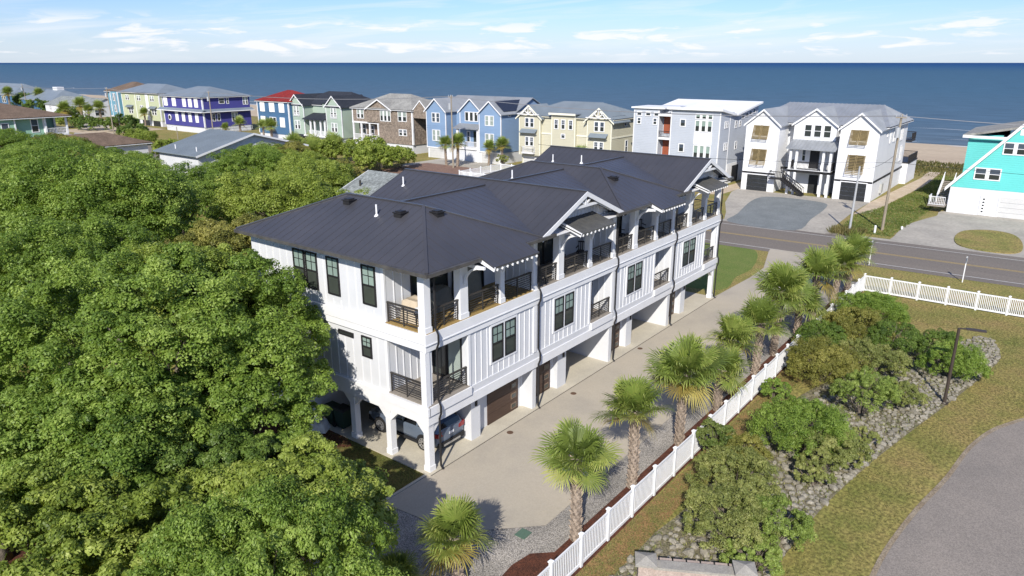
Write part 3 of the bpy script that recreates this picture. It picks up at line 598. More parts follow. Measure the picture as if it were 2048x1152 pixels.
# ---------------------------------------------------------------- houses
class House:
    def __init__(s, name, label, loc, wallm, roofmat, trim=None, seam=.6, group=None):
        s.o = thing(name, label, 'house', loc, group); s.W = MB(); s.T = MB(); s.R = MB(); s.wm = wallm; s.rm = roofmat; s.tm = trim or trimw; s.seam = seam
    def corner(s, x, y, z0, z1, w=.14):
        s.T.box(x - .03, x + w, y - w / 2, y + w / 2, z0, z1)
    def gwing(s, x, y0, y1, ze, zp, xb, ov=.35, base=0.0, trims=True, ovx=.35):
        "gable fronted wing whose front wall faces -X"
        m = (y0 + y1) / 2; s.W.box(x, xb, y0, y1, base, ze); s.W.prism([(x, y0, ze), (x, y1, ze), (x, m, zp - .1)], (min(3, xb - x), 0, 0))
        sl = (zp - ze) / (m - y0); zo = ze - sl * ov
        roof_plane(s.R, [(x - ovx, y0 - ov, zo + .06), (xb + 3, y0 - ov, zo + .06), (xb + 3, m, zp + .06), (x - ovx, m, zp + .06)], .1, s.seam, .05, .05)
        roof_plane(s.R, [(x - ovx, y1 + ov, zo + .06), (xb + 3, y1 + ov, zo + .06), (xb + 3, m, zp + .06), (x - ovx, m, zp + .06)], .1, s.seam, .05, .05)
        for e in (y0 - ov, y1 + ov): s.T.prism([(x - ovx - .03, e, zo - .2), (x - ovx - .03, m, zp - .2), (x - ovx - .03, m, zp + .055), (x - ovx - .03, e, zo + .055)], (.06, 0, 0))
        if trims:
            for y in (y0, y1): s.corner(x, y, base, ze)
    def hip(s, x0, x1, y0, y1, ze, zr, ov=.4, th=.12, de=None):
        x0 -= ov; x1 += ov; y0 -= ov; y1 += ov; R_ = s.R
        if x1 - x0 <= y1 - y0:
            d = de or (x1 - x0) / 2; m = (x0 + x1) / 2; A = (m, y0 + d, zr); B = (m, y1 - d, zr)
            fs = ([(x0, y0, ze), (x1, y0, ze), A], [(x0, y1, ze), (x1, y1, ze), B], [(x0, y0, ze), (x0, y1, ze), B, A], [(x1, y0, ze), (x1, y1, ze), B, A])
        else:
            d = (y1 - y0) / 2; m = (y0 + y1) / 2; A = (x0 + d, m, zr); B = (x1 - d, m, zr)
            fs = ([(x0, y0, ze), (x0, y1, ze), A], [(x1, y0, ze), (x1, y1, ze), B], [(x0, y0, ze), (x1, y0, ze), B, A], [(x0, y1, ze), (x1, y1, ze), B, A])
        for f in fs: roof_plane(R_, f, th, s.seam, .05, .05)
        t = s.T; z = ze - .22; t.box(x0, x1, y0, y0 + .05, z, ze - .02); t.box(x0, x1, y1 - .05, y1, z, ze - .02); t.box(x0, x0 + .05, y0, y1, z, ze - .02); t.box(x1 - .05, x1, y0, y1, z, ze - .02)
        t.box(x0 + .05, x1 - .05, y0 + .05, y1 - .05, z, z + .03)
    def gable_y(s, x0, x1, y0, y1, ze, zr, ov=.35):
        "ridge along Y"
        m = (x0 + x1) / 2; sl = (zr - ze) / (m - x0); zo = ze - sl * ov
        for e in (x0 - ov, x1 + ov): roof_plane(s.R, [(e, y0 - ov, zo), (e, y1 + ov, zo), (m, y1 + ov, zr), (m, y0 - ov, zr)], .12, s.seam, .05, .05)
        for y in (y0, y1 - .1): s.W.prism([(x0, y, ze - .1), (x1, y, ze - .1), (m, y, zr - .15)], (0, .1, 0))
    def win(s, y0, y1, z0, z1, n=2, x=None, pm=None, **k):
        window(s.o, 'X', x, y0, y1, z0, z1, n=n, fm=k.pop('fm', trimw), pm=pm or gblue, lower=k.pop('lower', gdark), w=k.pop('w', .12), mull=.14, **k)
    def winy(s, y, x0, x1, z0, z1, n=1, pm=None, **k):
        window(s.o, 'Y', y, x0, x1, z0, z1, n=n, fm=k.pop('fm', trimw), pm=pm or gblue, lower=gdark, w=.12, mull=.14, **k)
    def garage(s, x, y0, y1, z1, mat, z0=.02):
        g = MB(); n = 4
        for i in range(n): g.box(x - .04, x + .02, y0, y1, z0 + (z1 - z0) * i / n + .015, z0 + (z1 - z0) * (i + 1) / n - .015)
        g.build('garage_door', mat, s.o); s.T.box(x - .06, x, y0 - .12, y0 - .002, z0, z1 + .12); s.T.box(x - .06, x, y1 + .002, y1 + .12, z0, z1 + .12); s.T.box(x - .06, x, y0, y1, z1 + .002, z1 + .12)
    def rail(s, pts, z, mat, h=1.0, sp=.16):
        r = MB()
        for a, b in zip(pts, pts[1:]):
            a = Vector((*a, 0)); b = Vector((*b, 0)); L = (b - a).length; d = (b - a) / L
            r.beam((a.x, a.y, z + h), (b.x, b.y, z + h), .08, .07); r.beam((a.x, a.y, z + .1), (b.x, b.y, z + .1), .06, .06)
            n = int(L / sp)
            for i in range(n + 1):
                p = a + d * (L * i / max(n, 1)); r.box(p.x - .02, p.x + .02, p.y - .02, p.y + .02, z + .1, z + h)
        r.build('deck_railing', mat, s.o)
    def awning(s, x, y0, y1, z, mat, d=.8, h=.55):
        a = MB(); roof_plane(a, [(x - d, y0 - .15, z - h), (x - d, y1 + .15, z - h), (x, y1 + .15, z), (x, y0 - .15, z)], .06, .3, .04, .04)
        for y in (y0, y1): a.beam((x - d + .1, y, z - h - .05), (x, y, z - h - .5), .07, .07)
        a.build('window_awning', mat, s.o)
    def done(s):
        if s.W.v: s.W.build('wall', s.wm, s.o)
        if s.T.v: s.T.build('trim_board', s.tm, s.o)
        if s.R.v: s.R.build('roof', s.rm, s.o)
galv = M('galvanised_roof', (.33, .345, .365), (.27, .285, .30), scale=.4, rough=.45, spec=.5, metal=.25, fine=(8, .06))
galvb = M('blue_grey_metal_roof', (.20, .235, .265), (.17, .20, .225), scale=.4, rough=.5, spec=.4)
whiteroof = M('white_membrane_roof', (.78, .78, .77), (.70, .70, .70), scale=.3, rough=.6)
shingleg = M('grey_shingle_roof', (.30, .295, .27), (.22, .215, .20), scale=.6, rough=.95, fine=(5, .18))
shinglegr = M('green_grey_shingle_roof', (.24, .26, .25), (.18, .195, .19), scale=.6, rough=.95, fine=(4, .3))
shingleb = M('brown_shingle_roof', (.17, .12, .085), (.12, .085, .06), scale=.6, rough=.95, fine=(5, .2))
shinglek = M('black_shingle_roof', (.022, .026, .035), (.03, .034, .044), scale=.6, rough=.8, fine=(5, .2))
redroof = M('red_tile_roof', (.28, .035, .03), (.21, .03, .028), scale=.8, rough=.6, fine=(6, .15))
LAP = dict(scale=.35, rough=.75, lap=.24, lapamt=.9)
def lapm(n, c): return M(n, c, tuple(v * .92 for v in c), **LAP)
bluew = lapm('sky_blue_siding', (.20, .295, .44)); creamw = lapm('cream_siding', (.50, .475, .36)); greyw = lapm('pale_grey_siding', (.42, .45, .50)); mintw = lapm('mint_siding', (.34, .42, .345))
navyw = lapm('navy_teal_siding', (.06, .135, .24)); purplew = lapm('royal_blue_siding', (.06, .058, .24)); limew = lapm('pale_lime_siding', (.45, .48, .31)); tealw = lapm('blue_teal_siding', (.14, .30, .38))
turqw = lapm('turquoise_siding', (.12, .53, .50)); seaw = lapm('seafoam_siding', (.25, .42, .32)); shakew = M('brown_shake_siding', (.28, .225, .18), (.16, .13, .105), scale=2.2, rough=.95, fine=(5, .3), lap=.25, lapamt=.6)
blackdoor = M('black_garage_door', (.02, .022, .024), (.03, .032, .034), scale=2, rough=.5)
whitedoor = M('white_garage_door', (.56, .555, .54), (.51, .51, .50), scale=1, rough=.6)
tanslat = M('tan_slats', (.34, .26, .13), (.26, .20, .10), scale=2, rough=.7)
reddoor = M('orange_red_door', (.30, .085, .045), (.25, .07, .035), scale=1, rough=.5)
creamtrim = M('cream_trim', (.72, .70, .58), (.68, .66, .54), scale=1)
shutterw = M('white_shutter', (.84, .84, .82), (.80, .80, .79), scale=1, rough=.6)
solarm = M('solar_panel_glass', (.018, .022, .035), (.024, .028, .042), scale=2, rough=.25, spec=.6)
# --- white gabled house opposite the drive
h = House('beach_house', 'big white beach house with three gables, tan louvred shutters and black garage doors', (105, 27, 0), whitelap, galv)
h.gwing(99.1, 31.2, 35.6, 9.15, 11.0, 106, base=0); h.gwing(99.1, 18.95, 23.4, 9.15, 11.0, 106, base=0); h.gwing(101.5, 24.6, 29.9, 9.27, 11.2, 106, base=0)
h.W.box(103.5, 118, 18.98, 35.57, 0, 9.15); h.hip(102.5, 118, 18.8, 35.8, 9.2, 11.5, de=2.6)
k_ = MB()
for y0, y1, x in ((31.15, 35.65, 99.05), (18.9, 23.45, 99.05)): k_.box(x, x + .05, y0, y1, 2.36, 2.58)
k_.box(99.16, 118.05, 18.9, 18.945, 2.36, 2.62); k_.box(99.2, 101.5, 24.1, 29.6, 3.0, 3.3); k_.box(101.4, 101.5, 23.4, 31.2, 3.0, 3.3)
k_.build('dark_band', black, h.o)
for (y0, y1, z0, z1) in ((32.5, 34.6, 7.1, 8.92), (32.5, 34.6, 3.65, 5.76), (20.1, 22.2, 7.15, 8.95), (20.1, 22.2, 3.42, 5.85)):
    window(h.o, 'X', 99.1, y0 + .2, y1 - .2, z0 + .5, z1 - .05, n=2, fm=black, pm=gdark)
    s_ = MB(); op = .55
    for ya, yb in ((y0, (y0 + y1) / 2 - .03), ((y0 + y1) / 2 + .03, y1)):
        P = lambda t, y: (99.0 - op * (1 - t), y, z0 + (z1 - z0) * t)
        for y in (ya, yb - .07): s_.beam(P(0, y + .035), P(1, y + .035), .07, .05, up=(0, 1, 0))
        for i in range(13):
            t_ = (i + .3) / 13; a_ = P(t_, ya); s_.beam((a_[0], ya, a_[2]), (a_[0], yb, a_[2]), .03, .11, up=(-.5, 0, 1))
    s_.build('louvred_shutter', tanslat, h.o)
window(h.o, 'X', 101.5, 25.2, 28.6, 7.5, 9.1, n=3, fm=trimw, pm=gdark, mull=.3, w=.06)
h.garage(99.1, 32.05, 34.9, 2.2, blackdoor); h.garage(99.1, 19.55, 22.6, 2.3, blackdoor)
h.W.box(99.3, 101.5, 24.2, 29.7, 3.3, 3.36)
for y in (24.3, 25.2, 28.6, 29.4): MB().box(99.2, 99.5, y - .15, y + .15, 0, 6.2).build('porch_column', trimw, h.o)
pr_ = MB(); roof_plane(pr_, [(98.8, 23.7, 6.15), (98.8, 30.0, 6.15), (101.5, 30.0, 7.1), (101.5, 23.7, 7.1)], .12, .5, .05, .05); pr_.build('porch_roof', galv, h.o)
h.rail([(101.4, 29.55), (99.35, 29.55), (99.35, 24.2), (101.4, 24.2)], 3.35, black)
MB().box(101.44, 101.5, 26.3, 27.5, 3.36, 5.9).build('front_door', black, h.o); MB().box(101.44, 101.5, 26.1, 27.3, .05, 2.5).build('lower_door', blackdoor, h.o)
for y in (25.5, 28.0): h.win(y, y + .6, 4.2, 5.9, 1, x=101.5)
st = MB()
st.box(98.0, 99.2, 30.0, 31.6, 1.95, 2.1)
for i in range(11): st.box(98.0, 99.1, 30.0 - .27 * (i + 1), 30.0 - .27 * i, 1.95 - .18 * (i + 1), 1.99 - .18 * i)
st.build('stair', black, h.o)
sr = MB()
for x in (98.0, 99.05):
    sr.beam((x, 30, 3.0), (x, 27.1, 1.0), .07, .08); sr.beam((x, 30, 2.2), (x, 27.1, .2), .06, .2)
    for i in range(14): y = 30 - 2.9 * i / 13; z = 2.1 - 2 * i / 13; sr.box(x - .02, x + .02, y - .02, y + .02, z, z + .95)
sr.beam((98, 30, 3.0), (98, 31.6, 3.0), .07, .08); sr.beam((98, 31.6, 3.0), (99, 31.6, 3.0), .07, .08)
for i in range(9): sr.box(97.98, 98.02, 30 + .2 * i, 30.04 + .2 * i, 2.1, 3.0)
sr.build('stair_railing', black, h.o)
for x0, z0, z1, n in ((106, 6.8, 8.6, 1), (108.2, 6.8, 8.6, 2), (111, 4.2, 5.9, 2), (113.2, 6.6, 8.6, 2), (114.5, 3.6, 5.8, 2), (104, 7.8, 8.5, 1)): h.winy(18.95, x0, x0 + (.7 if n == 1 else 1.5), z0, z1, n)
MB().box(104.2, 105.2, 18.7, 18.95, .5, 1.7).build('meter_box', M('grey_box', (.4, .4, .38)), h.o)
MB().box(118, 125, 18.2, 26, 0, 3.0).build('deck_base', whitelap, h.o); h.rail([(118, 18.25), (125, 18.25), (125, 26)], 3.1, black)
MB().box(118, 125, 18.1, 26, 2.98, 3.15).build('rear_deck', black, h.o)
u_ = MB().box(118, 121, 18.2, 24, 6.1, 6.3); u_.build('upper_rear_deck', black, h.o); h.rail([(118, 18.25), (121, 18.25), (121, 24)], 6.3, black)
h.done()
# --- pale grey modern house
h = House('modern_house', 'pale grey modern beach house with flat white roofs and orange doors', (104, 45, 0), greyw, whiteroof, seam=0)
h.W.box(98, 108, 48.4, 52.4, 0, 10.55); h.W.box(99.6, 108, 46.4, 48.4, 0, 10.2); h.W.box(98, 103, 39, 46.4, 0, 10.2); h.W.box(103, 113, 39.04, 52.3, 0, 9.0)
for y in (48.4, 52.4, 46.4, 39.05): h.corner(98, y, 0, 10.3)
h.R.box(97.7, 103, 47.4, 52.8, 10.55, 10.75)
roof_plane(h.R, [(97.5, 38.6, 10.9), (97.5, 46.9, 10.9), (103.2, 46.9, 9.95), (103.2, 38.6, 9.95)], .3, 0); roof_plane(h.R, [(103.2, 38.5, 9.95), (103.2, 52.6, 9.95), (113.2, 52.6, 11.3), (113.2, 38.5, 11.3)], .25, 0)
h.W.prism([(98.05, 39.02, 10.15), (103, 39.02, 10.15), (103, 39.02, 9.8), (98.05, 39.02, 10.62)], (0, 7.3, 0)); h.W.prism([(103.2, 39.06, 8.95), (112.9, 39.06, 8.95), (112.9, 39.06, 11.0), (103.2, 39.06, 9.75)], (0, 13, 0)); h.T.box(101.5, 101.65, 38.96, 39.0, 0, 10)
for y in (51.55, 50.1, 48.75): h.win(y - .45, y + .45, 9.45, 10.1, 1, x=98, sash=False)
for y in (51.55, 48.95): h.win(y - .35, y + .35, 8.25, 9.25, 1, x=98)
h.win(44.1, 45.0, 8.2, 9.3, 1, x=98, sash=False); h.win(44.1, 45.0, 4.6, 5.85, 1, x=98, sash=False)
h.win(40.1, 42.7, 9.35, 10.1, 3, x=98, sash=False, pm=gblind); h.win(40.1, 42.7, 7.6, 9.25, 3, x=98, sash=False, pm=gblind)
h.win(40.1, 42.7, 3.6, 5.8, 3, x=98, sash=False, pm=gblind); MB().box(97.95, 98.0, 40.05, 42.75, 5.85, 7.55).build('white_panel', trimw, h.o)
for z0, z1 in ((7.0, 9.5), (3.4, 6.1)): MB().box(99.5, 99.6, 47.2, 48.25, z0, z1).build('door', reddoor, h.o); MB().box(99.5, 99.6, 46.5, 47.0, z0, z1).build('side_glass', gdark, h.o)
MB().box(98.05, 99.6, 46.4, 48.4, 6.2, 6.55).build('balcony_floor', trimw, h.o); MB().box(97.9, 99.6, 46.35, 48.45, 9.55, 9.95).build('entry_canopy', trimw, h.o)
h.rail([(98.1, 46.45), (98.1, 48.35)], 6.5, black, .9, .2)
for x, z0, z1 in ((99.6, 8.1, 9.1), (99.9, 5.0, 6.1)): h.winy(39, x, x + 1.3, z0, z1, 2)
for x, z0, z1 in ((103.6, 7.9, 9.0), (105.2, 8.0, 8.9), (104.2, 4.8, 6.0)): h.winy(39.04, x, x + .8, z0, z1, 1)
for i in range(4): h.winy(39.06, 106 + i * 1.5, 107.2 + i * 1.5, 9.1 + i * .18, 9.8 + i * .2, 1, sash=False)
MB().box(101.7, 109, 38.92, 39.0, 0, 2.9).build('lower_wall', trimw, h.o); MB().box(103.6, 106, 38.85, 38.92, .1, 2.5).build('painted_carport_shade', black, h.o)  # solid black slab on the wall stands in for the shade inside a carport
h.done()
# --- cream duplex
h = House('duplex_house', 'cream duplex with white gable trusses, awnings and grey metal roof', (104, 66, 0), creamw, galvb, creamtrim, seam=.45)
h.W.box(99.6, 110, 56.83, 74.63, 1.9, 8.5); h.hip(99.6, 110, 56.8, 74.7, 8.6, 10.75)
h.W.box(99.7, 110, 56.9, 74.6, 0, 1.9)
for y0, y1 in ((70.4, 74.65), (56.8, 61.15)):
    h.gwing(99, y0, y1, 8.5, 10.25, 101, ov=.6, base=2.0); m = (y0 + y1) / 2; tr = MB()
    tr.beam((98.55, y0 - .1, 8.75), (98.55, y1 + .1, 8.75), .1, .14); tr.beam((98.55, m, 8.8), (98.55, m, 10.1), .1, .14, up=(1, 0, 0))
    for s in (-1, 1): tr.beam((98.55, m + s * 1.3, 8.8), (98.55, m + s * .25, 9.75), .1, .12); tr.beam((98.55, m, 8.85), (98.55, m + s * .95, 9.45), .1, .12)
    tr.build('gable_truss', trimw, h.o)
    h.win(m - .95, m + .95, 6.6, 8.2, 2, x=99); h.awning(99, m - 1.5, m + 1.5, 6.35, galvb)
    h.win(m - .9, m + .9, 3.5, 5.1, 2, x=99, grid=(2, 2)); h.rail([(99, m - 1.15), (98.4, m - 1.15), (98.4, m + 1.15), (99, m + 1.15)], 2.45, trimw, .95); MB().box(98.35, 99, m - 1.2, m + 1.2, 2.3, 2.45).build('balcony_floor', trimw, h.o)
h.W.box(99.0, 101, 63.5, 68.0, 2.0, 9.0); h.R.box(98.6, 104.5, 63.2, 68.4, 9.0, 9.14); h.T.box(98.55, 98.62, 63.2, 68.4, 8.88, 9.2)
for y in (63.5, 68.0): h.corner(99, y, 2, 9)
for y in (67.1, 65.75, 64.3): h.win(y - .42, y + .42, 6.6, 8.2, 1, x=99, grid=(2, 2))
h.win(65.3, 66.15, 5.15, 5.95, 1, x=99, grid=(2, 2), sash=False)
h.T.box(99.52, 99.6, 61.2, 63.5, 5.6, 5.85); h.T.box(99.52, 99.6, 68, 70.4, 5.6, 5.85); h.T.box(99.2, 109.9, 56.74, 56.79, 5.6, 5.85)
h.garage(99.66, 71, 74.2, 1.7, whitedoor); h.garage(99.66, 57.2, 60.8, 1.7, whitedoor)
h.winy(56.8, 103.5, 104.4, 3.0, 5.1, 1); h.winy(56.8, 103, 103.8, 7.3, 8.3, 1); h.winy(56.8, 100.6, 101.9, 8.0, 8.35, 1, sash=False)
h.done()
# --- sky blue house with three gables
h = House('blue_house', 'sky blue three gabled beach house with white trim and solar panels', (103, 86, 0), bluew, galv, seam=.45)
h.gwing(98, 90.7, 95.5, 8.7, 10.75, 104, base=1.95); h.gwing(98, 77.9, 82.7, 8.7, 10.7, 104, base=1.95); h.gwing(99.6, 83.4, 88.6, 8.7, 10.9, 104, base=1.95)
h.W.box(101, 112, 77.94, 95.46, 1.95, 8.7); h.gable_y(102, 112, 78.0, 95.4, 8.7, 11.0)
MB().box(98.1, 112, 78, 95.4, 0, 1.95).build('ground_floor_wall', white, h.o)
h.T.box(97.95, 98.1, 90.6, 95.6, 1.85, 2.05); h.T.box(97.95, 98.1, 77.8, 82.8, 1.85, 2.05)
for a, b in ((92.1, 94.1), (79.4, 81.4)): h.win(a, b, 6.5, 8.25, 2, x=98, lower=gblue if a > 90 else gcurt, pm=gblue if a > 90 else gcurt); h.win(a, b, 3.15, 5.2, 2, x=98, pm=gcurt, lower=gcurt)
h.win(84.3, 87.4, 6.9, 8.6, 3, x=99.6, sash=False, pm=gdark)
h.garage(98.1, 91, 95, 1.75, whitedoor); h.garage(98.1, 78.3, 82.3, 1.75, whitedoor)
pr_ = MB(); roof_plane(pr_, [(97.6, 82.9, 5.8), (97.6, 88.7, 5.8), (99.6, 88.7, 6.5), (99.6, 82.9, 6.5)], .12, .5, .05, .05); pr_.build('porch_roof', galv, h.o)
MB().box(97.9, 99.7, 82.8, 88.5, 2.1, 2.5).build('porch_deck', trimw, h.o); h.rail([(98, 82.9), (98, 88.4)], 2.5, trimw, 1.0)
for y in (83.1, 87.9): MB().box(97.95, 98.25, y - .25, y + .25, 0, 5.75).build('porch_column', trimw, h.o)
h.win(86.2, 87.0, 3.2, 5.2, 1, x=99.6); MB().box(99.55, 99.6, 84.4, 85.4, 2.5, 5.2).build('front_door', gdark, h.o)
sp = MB(); zz = lambda y: 8.7 + (10.7 - 8.7) * (y - 77.9) / 2.4 + .14
sp.prism([(98.9, 78.0, zz(78.0)), (106.3, 78.0, zz(78.0)), (106.3, 80.0, zz(80.0)), (98.9, 80.0, zz(80.0))], (0, 0, .06)); sp.build('solar_panel', solarm, h.o)
h.winy(77.9, 100, 100.8, 8.0, 8.4, 1, sash=False)
h.done()
# --- brown shake house
h = House('shingled_house', 'brown shake sided house with grey shingle roof and white porch', (104, 109, 0), shakew, shingleg, seam=0)
h.W.box(99, 110, 100.3, 109.6, 1.8, 8.3); h.W.box(100.6, 110, 109.6, 117.4, 1.8, 8.3); h.W.box(99, 100.7, 109.6, 117.4, 5.4, 8.3); h.hip(99, 110, 100.3, 117.4, 8.35, 11.0)
h.gwing(98.9, 105.8, 112.9, 8.3, 10.1, 102, base=5.45, trims=False); MB().box(99.2, 110, 100.5, 117.2, 0, 1.8).build('ground_floor_wall', white, h.o)
for y in (100.3, 117.35): h.corner(99, y, 1.8, 8.3, .3)
h.win(113.9, 116.0, 6.2, 8.0, 2, x=99, pm=gcurt); h.win(106.0, 109.0, 5.95, 8.05, 3, x=98.9, pm=gcurt, sash=False); h.win(101.7, 104.1, 6.1, 8.0, 2, x=99, pm=gcurt); h.win(101.8, 104.0, 3.4, 4.65, 2, x=99, grid=(2, 2))
h.T.box(98.9, 99.1, 109.5, 117.5, 5.3, 5.6); MB().box(98.8, 100.6, 109.6, 117.4, 1.7, 2.1).build('porch_deck', trimw, h.o); h.rail([(98.9, 109.7), (98.9, 117.3)], 2.1, trimw, 1.0)
for y in (109.8, 112.3, 114.8, 117.2): MB().box(98.85, 99.15, y - .15, y + .15, 0, 5.35).build('porch_column', trimw, h.o)
MB().box(100.55, 100.6, 110.3, 112.0, 2.1, 4.7).build('front_door', M('brown_wood_door', (.3, .12, .05)), h.o); h.win(112.8, 113.9, 3.1, 4.8, 1, x=100.6); h.win(115.2, 116.6, 3.0, 5.0, 1, x=100.6)
h.gwing(99.2, 96.2, 100.3, 8.3, 10.2, 104, base=6.9, trims=False, ovx=.1); sp = MB(); sp.prism([(99.4, 100.2, 8.6), (104, 100.2, 8.6), (104, 98.6, 9.95), (99.4, 98.6, 9.95)], (0, 0, .05)); sp.build('solar_panel', solarm, h.o)
h.done()
# --- mint house with black roof
h = House('mint_house', 'pale mint house with two narrow gables and black roof', (104, 129, 0), mintw, shinglek, seam=0)
h.gwing(99, 133.5, 138.4, 8.3, 10.35, 104, base=1.8); h.gwing(99, 120.9, 125.8, 8.3, 10.35, 104, base=1.8); h.W.box(101.5, 112, 121.03, 138.27, 1.8, 8.3); h.hip(101.5, 111, 121, 138.3, 8.3, 10.9)
MB().box(99.2, 112, 121.1, 138.2, 0, 1.8).build('ground_floor_wall', white, h.o)
for m in (135.9, 123.35):
    h.R.box(98.7, 99.0, m - 2.6, m + 2.6, 8.1, 8.35); h.T.box(98.66, 98.7, m - 2.65, m + 2.65, 8.28, 8.4)
    h.win(m - .95, m + .95, 6.0, 8.0, 2, x=99, pm=gcurt); h.win(m - .95, m + .95, 2.95, 4.9, 2, x=99, pm=gcurt); h.rail([(98.9, m - 1.1), (98.9, m + 1.1)], 5.7, trimw, .9)
    h.awning(99, m - 2.4, m + 2.2, 1.95, shinglek, .7, .4); h.garage(99.2, m - 2, m + 2, 1.6, blackdoor)
pr_ = MB(); roof_plane(pr_, [(98.2, 125.9, 5.35), (98.2, 133.3, 5.35), (101.5, 133.3, 6.5), (101.5, 125.9, 6.5)], .12, 0); pr_.build('porch_roof', shinglek, h.o)
MB().box(98.5, 101.5, 125.9, 133.4, 1.7, 2.0).build('porch_deck', trimw, h.o); h.rail([(98.6, 126), (98.6, 131.5)], 2.0, trimw)
for y in (126.2, 127.6, 129.6, 131.0): MB().box(98.6, 98.9, y - .15, y + .15, 2, 5.3).build('porch_column', trimw, h.o)
h.win(127.8, 129.4, 2.4, 5.0, 1, x=101.5, pm=gdark); h.W.box(101, 104, 126.1, 129.4, 6.6, 8.6); h.R.box(100.7, 104, 125.9, 129.7, 8.6, 8.75); h.win(126.6, 127.5, 6.8, 8.3, 1, x=101)
sg = MB()
for i in range(10): sg.box(98.6, 99.8, 131.5 + .28 * i, 131.78 + .28 * i, 1.8 - .18 * (i + 1), 1.82 - .18 * i)
sg.build('stair', trimw, h.o); h.done()
# --- navy house with red roof
h = House('red_roofed_house', 'navy teal house with red roof and closed white shutters', (103, 143, 0), navyw, redroof, seam=.4)
h.W.box(98, 108, 137.4, 149.1, 1.6, 8.7); h.hip(98, 108, 137.4, 149.1, 8.8, 11.0); MB().box(98.1, 108, 137.5, 149, 0, 1.6).build('ground_floor_wall', white, h.o)
for y in (137.5, 149.05): h.corner(98, y, 1.6, 8.7, .25)
for y0, y1, z0, z1 in ((146.2, 147.9, 6.4, 8.5), (142.5, 144.4, 6.4, 8.5), (138.9, 140.8, 6.4, 8.5), (146.3, 148.0, 3.4, 5.35), (139.1, 140.8, 3.2, 5.3)): MB().box(97.9, 98, y0, y1, z0, z1).build('closed_shutter', shutterw, h.o)
h.win(142.2, 144.7, 3.3, 5.3, 2, x=98, pm=gdark); h.done()
# --- royal blue house
h = House('royal_blue_house', 'royal blue two storey house with grey hip roof and white shutters', (103, 181, 0), purplew, galvb, seam=0)
h.W.box(97.3, 110.5, 171.3, 190.5, 1.5, 8.8); h.hip(97.3, 110.5, 171.3, 190.5, 8.85, 11.1, ov=.6); MB().box(97.5, 110.3, 171.5, 190.3, 0, 1.5).build('ground_floor_wall', white, h.o)
sk = MB(); roof_plane(sk, [(96.2, 170.2, 5.3), (96.2, 192, 5.3), (97.3, 192, 5.9), (97.3, 170.2, 5.9)], .1, 0); roof_plane(sk, [(96.2, 170.2, 5.3), (111, 170.2, 5.3), (111, 171.3, 5.9), (97.3, 171.3, 5.9)], .1, 0); sk.build('skirt_roof', galvb, h.o)
h.T.box(96.2, 111, 170.12, 170.2, 5.15, 5.35); h.T.box(96.12, 96.2, 170.2, 192, 5.15, 5.35)
for y in (171.4, 190.4): h.corner(97.3, y, 1.5, 8.8, .3)
for y in (188.8, 184.6): MB().box(97.2, 97.3, y - .9, y + .9, 6.3, 8.5).build('closed_shutter', shutterw, h.o)
for y in (179.6, 176.8, 174): MB().box(97.2, 97.3, y - .8, y + .8, 6.3, 8.5).build('closed_shutter', shutterw, h.o)
for y in (184, 180.8, 177.6, 174.4): MB().box(97.2, 97.3, y - .7, y + .7, 2.6, 4.9).build('closed_shutter', shutterw, h.o)
c_ = MB(); c_.tube([(97.22, 187.5, 3.4), (97.1, 187.5, 3.4)], .75, 16); co = c_.build('round_window', trimw, h.o); MB().tube([(97.11, 187.5, 3.4), (97.05, 187.5, 3.4)], .5, 16).build('pane', gdark, co)
h.winy(171.3, 101.8, 103.4, 7.1, 8.5, 1, pm=gdark); h.winy(171.3, 103.9, 104.6, 7.0, 8.5, 1); h.winy(171.3, 108.5, 110, 6.6, 8.6, 2, pm=gcurt)
for x in (99.6, 100.9): h.winy(171.3, x, x + .9, 2.9, 4.8, 1)
h.winy(171.3, 104.9, 106.7, 2.6, 4.9, 2, pm=gcurt); h.rail([(97.2, 171.2), (110.5, 171.2)], .3, trimw, 1.0, .4); h.done()
# --- lime house and blue teal house beyond
h = House('lime_house', 'pale lime three storey house with grey roof beside the royal blue house', (106, 210, 0), limew, galvb, seam=0)
h.W.box(101, 112, 199.5, 221, 1.5, 8.9); h.hip(101, 112, 199.5, 221, 9.0, 11.2, ov=.6); MB().box(101.1, 112, 199.6, 220.9, 0, 1.5).build('ground_floor_wall', white, h.o)
h.T.box(100.95, 101, 205.5, 207, 1.5, 8.9); 
for y in (199.6, 206.2, 213, 220.9): h.corner(101, y, 1.5, 8.9, .25)
for y in (217.5, 210.8, 203.3): h.win(y - 1.1, y + 1.1, 6.7, 8.2, 2, x=101, pm=gcurt)
for y in (216.3, 203): h.win(y - 1.3, y + 1.3, 3.0, 4.6, 2, x=101); h.awning(101, y - 1.7, y + 1.7, 5.4, galvb)
h.win(208.8, 210.6, 4.4, 5.5, 2, x=101); h.winy(199.5, 102.5, 103.4, 6.6, 8.3, 1); h.winy(199.5, 102.5, 103.4, 3.0, 4.8, 1)
for y in (202.5, 208.5): h.garage(101.1, y - 2, y + 2, 1.5, blackdoor)
h.done()
h = House('blue_teal_house', 'blue teal three storey house with brown hip roof', (108, 229, 0), tealw, shingleb, seam=0)
h.W.box(104, 115, 222.6, 236.5, 1.6, 8.7); h.hip(104, 115, 222.6, 236.5, 8.8, 11.4, ov=.7); MB().box(104.1, 115, 222.7, 236.4, 0, 1.6).build('ground_floor_wall', white, h.o); h.W.box(102.6, 104, 227, 231.5, 1.6, 8.7)
for x, y in ((104, 222.7), (104, 236.4), (102.6, 227.1), (102.6, 231.4)): h.corner(x, y, 1.6, 8.7, .25)
for y, x in ((225, 104), (229.2, 102.6), (234, 104)):
    h.win(y - .9, y + .9, 6.0, 8.3, 2, x=x); h.win(y - .9, y + .9, 2.8, 4.9, 2, x=x)
h.done()
